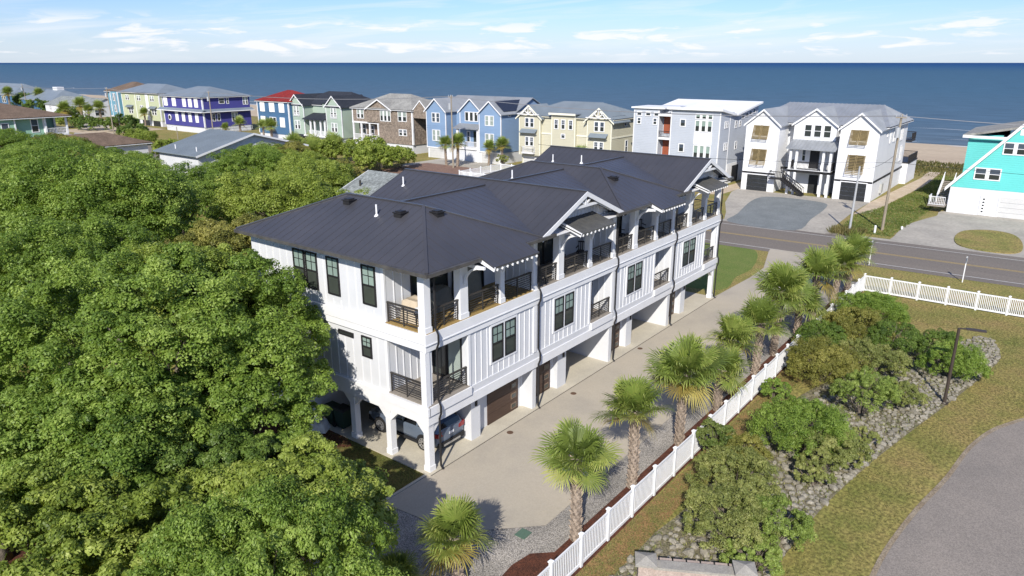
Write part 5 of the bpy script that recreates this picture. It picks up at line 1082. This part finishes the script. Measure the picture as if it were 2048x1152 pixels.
def edged(x, y):
    for (x0, y0), (x1, y1) in zip(OUT, OUT[1:]):
        if x0 <= x <= x1: return y - (y0 + (y1 - y0) * (x - x0) / (x1 - x0))
    return 9
rg = random.Random(11); rocks = []; cell = {}
for _ in range(60000):
    x, y = rg.uniform(16, 54), rg.uniform(.8, 10)
    if not inpoly(x, y, PIT): continue
    e = edged(x, y); pr = 1.0 if e < 1.6 else .35 if e < 3.0 else .08
    if rg.random() > pr: continue
    r_ = rg.choice((.09, .12, .14, .17, .2)) * rg.uniform(.8, 1.2) * (1.15 if x < 34 else 1); ok = True; ci = (int(x * 2), int(y * 2))
    for i in (-1, 0, 1):
        for j in (-1, 0, 1):
            for (a_, b2, c2) in cell.get((ci[0] + i, ci[1] + j), ()):
                if (a_ - x) ** 2 + (b2 - y) ** 2 < (.78 * (c2 + r_)) ** 2: ok = False
    if not ok: continue
    cell.setdefault(ci, []).append((x, y, r_)); rocks.append((x, y, r_))
    if len(rocks) >= 2600: break
rocks.sort(key=lambda q: -q[2] / math.hypot(q[0], q[1]))
for x, y, r_ in rocks[:300]:
    o = bpy.data.objects.new('rock', rg.choice(RM)); COL.objects.link(o); o.location = (x, y, r_ * .3); o.rotation_euler = (rg.uniform(-.4, .4), rg.uniform(-.4, .4), rg.uniform(0, 6.3)); o.scale = (r_ * 1.1,) * 3
    tag(o, 'one of the larger pale grey rocks lining the shrub filled ditch', 'rock', 'larger grey rocks of the rubble ditch')
mb = MB()
for x, y, r_ in rocks[300:]:
    me = rg.choice(RM); i0 = len(mb.v); an = rg.uniform(0, 6.3); ca, sa = math.cos(an), math.sin(an); s = r_ * 1.1
    for v in me.vertices: mb.v.append((x + (v.co.x * ca - v.co.y * sa) * s, y + (v.co.x * sa + v.co.y * ca) * s, r_ * .3 + v.co.z * s))
    for p in me.polygons: mb.f.append(tuple(i0 + k for k in p.vertices)); mb.mi.append(0)
tag(mb.build('rubble_rocks', rockm), 'smaller grey rubble covering the ditch floor', 'rubble', kind='stuff')
# ---------------------------------------------------------------- vegetation
LM = dict(
    oak=leafmat('oak_leaf', (0.082, 0.145, 0.022), (0.205, 0.305, 0.048), (0.405, 0.505, 0.125), .42), oak2=leafmat('yellow_green_leaf', (0.102, 0.152, 0.023), (0.255, 0.328, 0.052), (0.475, 0.535, 0.14), .42),
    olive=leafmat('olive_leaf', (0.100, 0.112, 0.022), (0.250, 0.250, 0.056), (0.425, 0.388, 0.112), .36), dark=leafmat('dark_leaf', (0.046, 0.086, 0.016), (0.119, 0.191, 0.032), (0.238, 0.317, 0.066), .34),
    bright=leafmat('bright_leaf', (0.100, 0.144, 0.027), (0.225, 0.306, 0.062), (0.413, 0.488, 0.138), .38), myrtle=leafmat('myrtle_leaf', (0.112, 0.138, 0.037), (0.237, 0.269, 0.075), (0.413, 0.413, 0.150), .36),
    red=leafmat('red_leaf', (0.100, 0.012, 0.010), (0.220, 0.030, 0.015), (0.300, 0.080, 0.030), .3), palm=leafmat('palm_leaf', (0.119, 0.165, 0.037), (0.225, 0.300, 0.062), (0.50, 0.51, 0.16), .36), drypalm=leafmat('dry_palm_leaf', (0.140, 0.100, 0.030), (0.300, 0.230, 0.060), (0.420, 0.360, 0.100), .3),
    grass=leafmat('grass_blade', (0.060, 0.070, 0.020), (0.120, 0.120, 0.035), (0.240, 0.190, 0.080), .3), litter=leafmat('green_weed', (0.062, 0.100, 0.019), (0.125, 0.175, 0.037), (0.225, 0.250, 0.075), .3))
def quads(name, C, T, B, L, W, val, mat, parent=None, loc=None):
    "diamond leaves: centre C, long axis T, cross axis B"
    n = len(C); L = L.reshape(-1, 1); W = W.reshape(-1, 1)
    V = np.empty((n, 4, 3)); V[:, 0] = C - T * L * .5; V[:, 1] = C + B * W * .5 + T * L * .08; V[:, 2] = C + T * L * .5; V[:, 3] = C - B * W * .5 + T * L * .08
    me = bpy.data.meshes.new(name); me.vertices.add(4 * n); me.vertices.foreach_set('co', V.astype(np.float32).ravel()); me.loops.add(4 * n); me.loops.foreach_set('vertex_index', np.arange(4 * n, dtype=np.int32))
    me.polygons.add(n); me.polygons.foreach_set('loop_start', np.arange(0, 4 * n, 4, dtype=np.int32)); me.polygons.foreach_set('loop_total', np.full(n, 4, np.int32))
    at = me.attributes.new('v', 'FLOAT', 'POINT'); at.data.foreach_set('value', np.repeat(np.clip(val, 0, 1), 4).astype(np.float32)); me.update(calc_edges=True); me.materials.append(mat)
    o = bpy.data.objects.new(name, me); COL.objects.link(o)
    if parent: o.parent = parent
    elif loc: o.location = loc
    return o
def unit(a): return a / np.maximum(np.linalg.norm(a, axis=1, keepdims=True), 1e-9)
def leafcloud(rs, centers, radii, vals, per, size, flat=.75, up=.5, aspect=.55):
    n = len(centers) * per; D = unit(rs.normal(size=(n, 3))); D[:, 2] = np.where(D[:, 2] < -.35, -D[:, 2], D[:, 2])
    rr = rs.uniform(.55, 1.08, n) ** .6; Cc = np.repeat(centers, per, 0); Rr = np.repeat(radii, per)
    sc = np.stack([np.ones(n), np.ones(n), np.full(n, flat)], 1); P = Cc + D * sc * (Rr * rr)[:, None]
    N = unit(D + rs.normal(size=(n, 3)) * .45 + np.array([0, 0, up])); T = unit(np.cross(N, rs.normal(size=(n, 3)))); B = np.cross(N, T)
    S = size * rs.uniform(.65, 1.35, n); v = np.repeat(vals, per) + rs.normal(size=n) * .13 + (D[:, 2]) * .05
    return P, T, B, S, S * aspect, v
def crown_pts(rs, r, h0, h1, nb, npf, sq=1.0, bs=1.0):
    "boughs over a dome, puffs over each bough"
    cs, rad, val = [], [], []; H = h1 - h0; zc = h0 + H * .35
    ga = math.pi * (3 - 5 ** .5)
    for i in range(nb):
        el = math.asin(min(1, (i + .5) / nb)) if nb > 1 else 1.2; el = el * .98 - .12; az = i * ga + rs.uniform(-.5, .5)
        f = rs.uniform(.56, .82) + (1 - bs) * .28; br = r * rs.uniform(.27, .43) * bs
        c = np.array([math.cos(el) * math.cos(az) * r * f, math.cos(el) * math.sin(az) * r * f * sq, zc + math.sin(el) * (h1 - zc) * f * 1.05]); bv = rs.uniform(.3, .62)
        D = unit(rs.normal(size=(int(npf * 1.6), 3)) + np.array([0, 0, .55]) + (c - np.array([0, 0, zc])) / r * .9)
        for d in D:
            k = rs.uniform(.55, 1.0); p = c + d * br * k * np.array([1, 1, .8]); cs.append(p); rad.append(br * rs.uniform(.16, .36)); val.append(bv + rs.uniform(-.16, .18))
    return np.array(cs), np.array(rad), np.array(val)
def trunk_mb(rs, r, h0, h1, rad, nl=7, spread=.55):
    m = MB(); top = h0 + (h1 - h0) * .3; m.tube([(0, 0, -.2), (.1 * r * .3, .05, h0 * .5), (.05 * r, -.04 * r, h0 + .1), (.02, .03, top)], [rad * 1.3, rad, rad * .8, rad * .45], 8)
    for i in range(nl):
        a = i * 2.4 + rs.uniform(-.4, .4); e = rs.uniform(.45, 1.0); q = r * spread * e; z1 = h0 + (h1 - h0) * rs.uniform(.45, .8)
        mid = (math.cos(a + .3) * q * .5, math.sin(a + .3) * q * .5, (h0 + z1) * .5 + .1); end = (math.cos(a) * q, math.sin(a) * q, z1)
        m.tube([(.03, 0, h0 * .8), mid, end], [rad * .55, rad * .35, rad * .12], 6)
        for j in range(2): b2 = a + rs.uniform(-1, 1); m.tube([mid, (mid[0] + math.cos(b2) * r * .3, mid[1] + math.sin(b2) * r * .3, mid[2] + (h1 - h0) * .22)], [rad * .28, rad * .07], 5)
    return m
def tree(name, label, x, y, h, r, seed, mat, size=.17, per=110, nb=22, npf=13, h0=None, group=None, cat='tree', rad=.2, sq=1.0, bs=1.0):
    rs = np.random.RandomState(seed); h0 = h0 if h0 is not None else h * .32
    t = thing(name, label, cat, (0, 0, 0), group); trunk_mb(rs, r, h0, h, rad).build('trunk', bark, t, smooth=True)
    cs, rd, vl = crown_pts(rs, r, h0, h, nb, npf, sq, bs); P = leafcloud(rs, cs, rd, vl, per, size); quads('crown', *P, mat, t)
    t.location = (x, y, 0); t.rotation_euler = (0, 0, rs.uniform(0, 6.28) if sq == 1 else 0); return t
def dupe(src, x, y, s, rot, label, group=None, sz=1.0):
    c = copy_tree(src); c.location = (x, y, 0); c.rotation_euler = (0, 0, rot); c.scale = (s, s, s * sz); c['label'] = label
    if group: c['group'] = group
    return c
OG = 'live oaks filling the wood left of the townhouses'
near = [('live_oak', 'low oak crown leaning towards the green bins', 14.2, 24.4, 6.8, 3.0, 12, 'oak', 28, 14), ('live_oak', 'oak with its top reaching the eave of the end wall', 15.7, 31.3, 9.2, 3.5, 10, 'oak2', 30, 14),
    ('live_oak', 'oak crown in front of the great round oak towards the bottom left', 9.0, 24.6, 6.9, 3.7, 3, 'oak', 28, 14), ('live_oak', 'yellow green oak at the bottom edge left of the gravel drive', 10.9, 16.8, 5.9, 2.8, 4, 'oak2', 28, 14),
    ('live_oak', 'low oak left of the shaded side lawn near the bottom', 12.5, 20.3, 4.7, 2.0, 5, 'oak', 20, 12), ('live_oak', 'rounded oak at the bottom edge right of the bottom left corner', 7.9, 18.0, 5.6, 2.9, 6, 'oak2', 26, 14),
    ('live_oak', 'oak at the bottom left corner with yellowish leaves', 5.0, 21.0, 5.6, 3.3, 7, 'oak2', 26, 14), ('live_oak', 'oak at the left edge above the yellowish corner tree', 6.0, 27.5, 6.6, 4.0, 8, 'oak', 28, 14), ('live_oak', 'small dark oak between the bottom oaks and the crown above', 10.4, 21.0, 5.2, 2.4, 9, 'dark', 20, 12)]
for nm_, lb, x, y, h_, r_, sd_, mt, nb, npf in near: tree(nm_, lb, x, y, h_, r_, sd_, LM[mt], size=.112, per=165, nb=nb, npf=npf, group=OG, h0=h_ * .28)
tree('live_oak', 'great round oak whose wide crown touches the eave and white end wall', 12.9, 28.4, 9.4, 6.3, 41, LM['oak'], size=.115, per=150, nb=78, npf=13, group=OG, h0=2.6, rad=.3, bs=.62)
A = tree('live_oak', 'tall oak with white bare limbs at the upper left of the wood', 22, 55, 10.4, 7.2, 21, LM['oak'], size=.15, per=210, nb=40, npf=14, group=OG, rad=.3)
B_ = tree('live_oak', 'olive brown crowned oak just beyond the back corner of the dark roof', 25.5, 44, 7.0, 4.2, 22, LM['olive'], size=.135, per=170, nb=26, npf=13, group=OG)
C_ = tree('live_oak', 'bright green oak between the dark roof and the grey metal roof', 35.5, 52, 8.0, 5.5, 23, LM['oak2'], size=.15, per=180, nb=30, npf=13, group=OG)
D_ = tree('live_oak', 'dark green oak at the left edge below the tall oak', 14.5, 43.0, 8.6, 5.2, 24, LM['oak'], size=.135, per=190, nb=32, npf=13, group=OG)
far = [(A, 34, 66, .74, 1.0, 'oak in front of the grey metal roof towards the tall oak'), (C_, 44.5, 60, .95, 2.0, 'yellow green oak directly below the right end of the grey metal roof'), (D_, 11, 52, 1.0, 3.0, 'oak at the left edge behind the dark green oak'), (A, 21, 72, .85, 4.0, 'oak at the upper left edge below the seafoam house'),
    (B_, 30, 82, 1.25, .7, 'olive crowned oak in front of the seafoam house porch'), (C_, 17, 86, 1.2, 2.2, 'oak at the far upper left corner of the wood'), (D_, 47, 74, .95, 5.0, 'oak left of the palm thicket near the road'), (B_, 52, 66, .9, 1.6, 'brownish oak at the right end of the wood by the road'),
    (B_, 4, 38.5, .9, .3, 'olive oak at the left edge in the middle of the wood'), (D_, 46, 113, .62, 1.9, 'oak hiding the white wall of the brown roofed house'), (C_, 26.5, 36.5, .62, 4.4, 'low oak hidden close behind the back of the dark roof'), (A, 30, 86, .82, .5, 'tall oak below the gap between the seafoam and grey roofed houses'), (A, 42, 94, .64, 3.3, 'oak in front of the left eave of the grey metal roof'), (D_, 57.5, 87, .74, 2.5, 'oak before the white gable of the grey metal roof'), (A, 33, 93, .86, 5.5, 'oak beside the left end of the grey metal roof'),
    (C_, 42, 50, .7, .4, 'small oak beside the light grey shingle roof'), (D_, 24, 98, 1.12, 2.9, 'oak below the left part of the seafoam house'), (B_, 40, 108, 1.1, 3.3, 'olive oak left of the grey metal roof on the skyline of the wood'), (D_, 36, 116, 1.0, .9, 'oak against the base of the seafoam house'), (B_, 60.5, 86, .92, 2.0, 'olive tree at the right gable of the grey metal roof'), (D_, 63, 108, .6, 1.0, 'small oak past the left end of the grey metal roof'), (C_, 57, 78, .75, 2.6, 'oak between the grey metal roof and the road palms')]
for i, (s_, x, y, k, ro, lb) in enumerate(far): dupe(s_, x, y, k, ro, lb, OG, 1 if i % 2 else .93)
dupe(D_, 8.3, 14.4, .56, 2.2, 'oak at the bottom edge casting shade on the gravel', OG, 1.3)
# ---- shrubs in the rock ditch
def shrub(label, x, y, h, r, seed, mat, size=.09, per=70, nb=12, npf=10, group=None, name='shrub', stems=14, bare=False):
    rs = np.random.RandomState(seed); t = thing(name, label, 'shrub', (0, 0, 0), group); m = MB()
    for i in range(stems):
        a = rs.uniform(0, 6.28); q = r * rs.uniform(.3, .95); k = rs.uniform(.6, .95); m.tube([(math.cos(a) * .12, math.sin(a) * .12, 0), (math.cos(a) * q * .5, math.sin(a) * q * .5, h * k * .55), (math.cos(a) * q, math.sin(a) * q, h * k)], [.035, .022, .006], 5, False)
        for j in range(3): b2 = a + rs.uniform(-1.2, 1.2); m.tube([(math.cos(a) * q * .5, math.sin(a) * q * .5, h * k * .55), (math.cos(a) * q * .5 + math.cos(b2) * r * .4, math.sin(a) * q * .5 + math.sin(b2) * r * .4, h * k * rs.uniform(.8, 1.05))], [.015, .004], 4, False)
    m.build('stems', bark, t); cs, rd, vl = crown_pts(rs, r, h * .12, h, nb, npf); 
    P = leafcloud(rs, cs, rd * (1.0 if not bare else .9), vl, per, size, flat=1.0, up=.3, aspect=.42); quads('foliage', *P, mat, t); t.location = (x, y, 0); return t
SG = 'shrubs growing in the rock ditch'
for a in (('grey green airy shrub at the bottom of the ditch nearest the block wall', 22.9, 7.5, 1.7, 1.5, 1, 'myrtle', 16, 12), ('bright green shrub with bare stems right of the block wall', 23.6, 6.0, 1.5, 1.2, 2, 'bright', 12, 11), ('grey green shrub just above the nearest airy shrub', 25.8, 8.3, 1.5, 1.45, 3, 'myrtle', 16, 12),
    ('large dark green rounded shrub in the middle of the ditch', 31.0, 7.2, 1.9, 1.75, 4, 'oak', 22, 13), ('olive green shrub on the right flank of the big rounded shrub', 30.2, 5.8, 1.5, 1.3, 5, 'myrtle', 14, 11), ('tall light green sapling cluster left of the street lamp', 36.6, 5.9, 2.1, 1.4, 6, 'bright', 14, 9),
    ('small round green shrub against the white fence', 35.6, 9.9, 1.0, .68, 7, 'oak', 10, 9), ('wide olive shrub between the fence and the light green saplings', 39.6, 8.6, 1.7, 1.75, 8, 'olive', 22, 12), ('dark shrub pressed against the fence beside the far palms', 43.6, 10.0, 1.8, 1.3, 9, 'dark', 14, 11),
    ('brown green shrub in the centre of the far thicket', 42.0, 6.6, 1.7, 1.5, 10, 'myrtle', 16, 11), ('tall green shrub before the fence corner', 50.0, 8.4, 2.0, 2.0, 11, 'oak', 26, 13), ('mid green shrub left of the fence corner thicket', 46.2, 8.4, 2.0, 1.7, 12, 'olive', 20, 12),
    ('dark green shrub in the thicket nearer the lamp than the fence corner', 45.6, 6.3, 1.8, 1.5, 13, 'dark', 16, 12), ('low brownish shrub right of the light green saplings', 38.6, 4.6, 1.2, 1.0, 14, 'myrtle', 10, 10), ('spreading green shrub behind the street lamp', 44.4, 2.9, 1.6, 1.5, 15, 'oak', 18, 12), ('dark leaning shrub beyond the lamp head', 47.2, 4.0, 1.4, 1.3, 16, 'dark', 13, 11),
    ('leafy green shrub climbing over the fence at its middle', 28.2, 10.2, 1.5, .8, 17, 'litter', 10, 10), ('low reddish green scrub between two ditch shrubs', 28.0, 8.9, 1.0, 1.2, 18, 'olive', 12, 10), ('small sparse shrub among the rocks right of centre', 28.6, 6.0, .8, .7, 19, 'myrtle', 8, 8), ('small tuft at the outer rock edge', 33.4, 5.1, .7, .6, 20, 'myrtle', 7, 8),
    ('grey green shrub hiding the foot of the far palms', 47.5, 10.0, 1.3, 1.1, 21, 'myrtle', 12, 10), ('bright green low shrub at the lower edge of the ditch', 21.6, 6.1, 1.0, .9, 22, 'bright', 9, 9)):
    shrub(a[0], a[1], a[2], a[3] * 1.15, a[4] * 1.16, a[5], LM[a[6]], nb=int(a[7] * 1.3), npf=a[8] + 1, group=SG, per=110, size=.072)
RG = 'bushes along the far side of the road'
S1 = shrub('yellow green pine like bush below the brown shake house', 83, 96, 4.5, 4.2, 31, LM['oak2'], .34, 40, 24, 11, RG, stems=10); S2 = shrub('dark rounded bush in front of the lime house', 88, 195, 3.6, 4.2, 32, LM['dark'], .34, 40, 20, 10, RG, stems=8)
for s_, x, y, k, lb in ((S1, 79, 88.5, .95, 'pine like bush left of the sky blue house drive'), (S1, 84.5, 89, .75, 'smaller pine like bush near the brick drive'), (S1, 80, 103, .9, 'pine like bush between the palm thicket and the brown shake house'), (S2, 82, 176, .8, 'dark bush before the royal blue house'), (S2, 84, 205, .9, 'dark bush beside the silver pole'), (S1, 84, 217, .9, 'light green bush near the long low cottage'),
    (S2, 96, 246, 1.0, 'dark hedge bush before the long low cottage'), (S1, 78, 166, .6, 'low yellowish bush by the slim grey pole'), (S1, 76, 158, .6, 'low yellow green bush right of the slim grey pole'), (S2, 115, 333, 1.3, 'dark bush before the grey roofed beach cottage'), (S2, 104, 292, 1.1, 'dark bush left of the long low cottage'), (S1, 66, 128, .8, 'bush by the road behind the brown roofed house'), (S2, 63, 152, .8, 'dark bush on the verge past the seafoam house'), (S1, 62, 100, .7, 'bush at the right end of the grey metal roof'), (S1, 61, 92, .6, 'bush behind the wood beside the road edge')): dupe(s_, x, y, k, x, lb, RG)
shrub('red leaved shrub beside the road left of the shingle roof', 62.5, 77, 1.6, 1.3, 33, LM['red'], .2, 30, 10, 8); shrub('small shrub behind the far corner column under the building', 50.6, 22.3, 1.5, .8, 34, LM['oak'], .1, 50, 10, 9); shrub('small flowering shrub before the cream duplex fence', 96.5, 76.3, 2.2, 1.2, 35, LM['myrtle'], .2, 25, 8, 8)
shrub('feathery bush beyond the far gable of the dark roof', 92.5, 38.6, 2.6, 1.3, 36, LM['olive'], .22, 40, 10, 9)
# ---- fan palms
def palm_mesh(seed, nf=30, R0=.95, dry=1):
    rs = np.random.RandomState(seed); G = [[], []]; VL = [[], []]; ST = MB()
    for f in range(nf + dry):
        isdry = f >= nf; ga = f * 2.399 + rs.uniform(-.25, .25)
        el = R(82 - 98 * (f / nf) ** .9) + rs.uniform(-.28, .28) if not isdry else R(rs.uniform(-50, -30))
        pl = rs.uniform(.4, .95) * (1 if not isdry else .7); d = Vector((math.cos(ga) * math.cos(el), math.sin(ga) * math.cos(el), math.sin(el)))
        tip = d * pl + Vector((0, 0, -.06)); ST.beam((0, 0, 0), tuple(tip), .03, .02)
        side = Vector((-math.sin(ga), math.cos(ga), 0)); upv = side.cross(d) * -1
        if upv.z < 0 and el > 0: upv = -upv
        ns = 40; Rf = R0 * rs.uniform(.7, 1.1) * (.8 if isdry else 1); fv = rs.uniform(.15, .62) + (.22 if f > nf * .75 else 0); k = 1 if isdry or (f > nf * .88 and rs.rand() < .45) else 0
        for s in range(ns):
            a = R(-135 + 270 * s / (ns - 1)); w = Rf * (1 - .22 * abs(s / (ns - 1) * 2 - 1)) * rs.uniform(.92, 1.06)
            dirv = (d * math.cos(a) + side * math.sin(a)).normalized(); fold = .12 * abs(math.sin(a)); dv = (dirv + upv * (fold + .04 * (s % 2))).normalized()
            p0 = tip; droop = .05 + .4 * rs.rand() ** 2 + (.25 if isdry else 0); p1 = tip + dv * w * .55; p2 = tip + dv * w * .82 + Vector((0, 0, -droop * w * .35)); p3 = tip + dv * w + Vector((0, 0, -droop * w * 1.0))
            cr_ = dirv.cross(upv).normalized() * (.024 * (Rf / .95)); G[k].append((p0 + cr_ * .15, p0 - cr_ * .15, p1 - cr_, p1 + cr_, p2 - cr_ * .75, p2 + cr_ * .75, p3)); VL[k].append(fv + rs.uniform(-.1, .1))
    out = []
    for k in (0, 1):
        V = []; F = []; A_ = []
        for g, v in zip(G[k], VL[k]):
            i = len(V); V += [tuple(p) for p in g]; F += [(i, i + 1, i + 2, i + 3), (i + 3, i + 2, i + 4, i + 5), (i + 5, i + 4, i + 6)]; A_ += [v] * 4 + [v + .12] * 2 + [v + .35]
        me = bpy.data.meshes.new('fronds'); me.from_pydata(V, [], F); at = me.attributes.new('v', 'FLOAT', 'POINT'); at.data.foreach_set('value', np.clip(np.array(A_, np.float32), 0, 1)); me.materials.append(LM['palm' if k == 0 else 'drypalm']); me.update(); out.append(me)
    return out, ST
PM = [palm_mesh(s + 10, 25 + s * 2) for s in range(4)]
def palm_trunk(h, seed, rad=.185):
    rs = random.Random(seed); m = MB(); n = 14; P = []; bx = rs.uniform(-.32, .32); by = rs.uniform(-.25, .25)
    for i in range(n + 1): t = i / n; P.append((bx * math.sin(t * 2.2), by * t, h * t - .1 * (i == 0)))
    m.tube(P, [rad * (1.15 if i == 0 else 1.0 - .1 * i / n) for i in range(n + 1)], 10); rows = int(h / .13)
    for i in range(rows):       # leaf bases criss-crossing up the trunk
        z = h * (i + .5) / rows; t = z / h; cx, cy = bx * math.sin(t * 2.2), by * t
        for j in range(6):
            a = (j + .5 * (i % 2)) * math.pi / 3 + .15 * i; r0 = rad * .92; c, s = math.cos(a), math.sin(a); o = rad * rs.uniform(1.25, 1.6); w = .055
            b0 = (cx + c * r0 - s * w, cy + s * r0 + c * w, z - .07); b1 = (cx + c * r0 + s * w, cy + s * r0 - c * w, z - .07); tp = (cx + c * o - s * w * .35, cy + s * o + c * w * .35, z + .11); tq = (cx + c * o + s * w * .35, cy + s * o - c * w * .35, z + .11); bk = (cx + c * r0, cy + s * r0, z + .06)
            m.face(b0, b1, tq, tp); m.face(b0, tp, bk); m.face(b1, bk, tq); m.face(tp, tq, bk)
    return m, (bx * math.sin(2.2), by, h)
def palm(label, x, y, h, k, seed, scale=1.0, group=None, simple=False):
    t = thing('fan_palm', label, 'palm', (0, 0, 0), group); m, top = palm_trunk(h, seed); m.build('trunk', palmbark, t)
    for me, nm_ in zip(PM[k][0], ('crown', 'dry_fronds')):
        o = bpy.data.objects.new(nm_, me); COL.objects.link(o); o.parent = t; o.location = top; o.scale = (scale,) * 3; o.rotation_euler = (.22 * math.sin(seed * 2.1), .22 * math.cos(seed * 3.7), seed * 1.3)
    if 'st' not in PALMST.setdefault(k, {}): 
        so = PM[k][1].build('leaf_stalks', LM['palm'], None); PALMST[k]['st'] = so.data; bpy.data.objects.remove(so)
    o = bpy.data.objects.new('leaf_stalks', PALMST[k]['st']); COL.objects.link(o); o.parent = t; o.location = top; o.scale = (scale,) * 3; o.rotation_euler = (.22 * math.sin(seed * 2.1), .22 * math.cos(seed * 3.7), seed * 1.3); t.location = (x, y, 0); return t
PALMST = {}
PG = 'fan palms lined up along the white fence'
for lb, x, y, h_, k, sc in (('short fan palm alone in the gravel at the bottom edge', 14.95, 13.7, 2.0, 0, 1.02), ('first palm along the fence, with yellow lower fronds', 19.4, 11.95, 3.35, 1, 1.05), ('second palm along the fence, counting from the bottom', 23.75, 11.95, 3.4, 2, 1.15), ('third and fullest palm along the fence', 28.2, 11.9, 3.75, 3, 1.3),
    ('low palm tucked behind the fullest palm', 32.6, 11.85, 2.4, 0, 1.05), ('palm left of the tall one at the fence middle', 34.9, 12.2, 3.1, 2, 1.12), ('palm with bright fronds at the middle of the row', 38.2, 11.9, 3.1, 1, 1.25), ('tall palm behind the bright fronded palm', 41.6, 12.0, 4.2, 3, 1.35), ('palm with browning skirt beyond the row middle', 45.6, 11.8, 2.3, 2, 1.3),
    ('palm third from the road end of the row', 49.2, 11.9, 3.4, 0, 1.45), ('palm second from the road end of the row', 54.6, 11.9, 2.9, 3, 1.35), ('palm at the road end of the row by the fence corner', 58.0, 11.75, 3.1, 1, 1.25)): palm(lb, x, y, h_, k, int(x), sc, PG)
palm('tiny palm showing only frond tips at the bottom edge', 13.3, 15.1, .5, 2, 5, .75)
FP = palm('palm left of the wooden pole before the sky blue house', 92.0, 85.2, 3.6, 0, 3, 1.25)
for x, y, k, lb in ((91.8, 82.5, 1.1, 'palm right beside the pole before the sky blue house'), (96.4, 79.4, .85, 'shorter palm at the right front of the sky blue house'), (98, 77.7, .95, 'palm at the right corner of the sky blue house'), (91.5, 134.7, 1.15, 'palm before the join of the red roofed and mint houses'), (94, 141.5, 1.0, 'palm before the middle of the red roofed house'), (94, 150.5, 1.05, 'palm before the left end of the red roofed house'),
    (83, 216, 1.4, 'palm before the seafoam house porch side'), (89.8, 217, 1.2, 'second palm right of the porch side palm'), (92, 228, 1.5, 'tall palm group left of the blue teal house'), (95, 222, 1.3, 'palm touching the blue teal house front'), (99, 205, 1.0, 'palm before the lime house'), (116, 322, 1.5, 'palm on the skyline at the far left'), (92, 58, 1.0, 'palm peeking over the far ridge before the cream duplex'), (108, 330, 1.6, 'palm left of the far leaning pole'), (91, 152, .8, 'short palm by the royal blue house corner')):
    c = copy_tree(FP); c.location = (x, y, 0); c.scale = (k,) * 3; c.rotation_euler = (0, 0, x * 7); c['label'] = lb; c['group'] = 'palms among the beach houses'
TG = 'palms of the thicket beyond the wood'
FQ = palm('leftmost palm of the thicket below the mint house', 78.5, 110, 2.4, 3, 4, 2.1, TG)
for x, y, k, lb in ((80, 105.5, .95, 'middle palm of the thicket with hanging brown fronds'), (77.5, 102, .9, 'nearest palm of the thicket above the road'), (82.5, 103, 1.0, 'tallest palm at the right of the thicket'), (81, 112, .9, 'rear palm of the thicket below the mint house stair')):
    c = copy_tree(FQ); c.location = (x, y, 0); c.scale = (k,) * 3; c.rotation_euler = (0, 0, x * 5); c['label'] = lb; c['group'] = TG
# ---- grass
def blades(name, label, polys, n, h, mat, seed, w=.02, clump=1, z=0, cat='grass'):
    rs = np.random.RandomState(seed); P = []
    xs_ = [p[0] for p in polys]; ys_ = [p[1] for p in polys]
    while len(P) < n:
        x, y = rs.uniform(min(xs_), max(xs_)), rs.uniform(min(ys_), max(ys_))
        if inpoly(x, y, polys):
            for _ in range(clump): P.append((x + rs.normal() * .12 * (clump > 1), y + rs.normal() * .12 * (clump > 1), z))
    C = np.array(P[:n]); H = h * rs.uniform(.5, 1.3, n); T = unit(np.stack([rs.normal(size=n) * .5, rs.normal(size=n) * .5, np.ones(n)], 1)); B = unit(np.cross(T, rs.normal(size=(n, 3))))
    pn = np.sin(C[:, 0] * .7) * np.cos(C[:, 1] * .9) * .2; o = quads(name, C + T * (H * .45)[:, None], T, B, H, np.full(n, w), rs.uniform(.1, .9, n) + pn, mat); return tag(o, label, cat, kind='stuff')
blades('verge_grass', 'dry grass strip between the rocks and the cul de sac', [(17, 2.7), (24, 3.0), (32.5, 2.1), (40, .3), (43, -2), (45, -8), (60, -8), (60, 9.5), (52, 9), (54, 2), (50, .9), (41, 2.5), (31, 4.6), (20, 5.5), (16, 5.2)], 46000, .055, LM['grass'], 1, .02)
blades('fence_side_grass', 'yellowing weeds between the white fence and the ditch shrubs', [(12, 10.9), (58.5, 10.5), (57, 8.6), (46, 8.4), (36, 9.6), (28, 9.4), (17, 9.3)], 16000, .08, LM['litter'], 2, .022)
blades('ditch_weeds', 'low weeds between the ditch rocks', PIT, 9000, .16, LM['myrtle'], 3, .03, 8)
blades('side_lawn_grass', 'short grass blades on the shaded side yard', [(8, 19.5), (19.1, 19.5), (19.1, 26), (8, 26)], 30000, .06, LM['litter'], 4, .018)
blades('dune_grass', 'tall dune grass between the beach houses and the sand', [(128, -30), (150, -30), (150, 60), (128, 60)], 30000, .7, LM['grass'], 5, .16, 3, z=-.5)
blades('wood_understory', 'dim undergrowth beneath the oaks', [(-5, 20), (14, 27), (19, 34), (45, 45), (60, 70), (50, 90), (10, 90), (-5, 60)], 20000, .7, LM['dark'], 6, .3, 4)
blades('verge_clump_grass', 'coarse tufts at the foot of the silver pole', [(77.4, 15.4), (80.5, 15), (80.5, 18.2), (77.8, 18.4)], 1500, .7, LM['grass'], 7, .05, 6)
blades('verge_grass_far', 'patchy turf beside the white gabled house drive', [(80, 12.8), (99, 12), (130, 10), (130, 15.4), (118, 15.5), (98, 16.7), (90, 18.4), (80, 18)], 26000, .14, LM['litter'], 8, .07, 3)
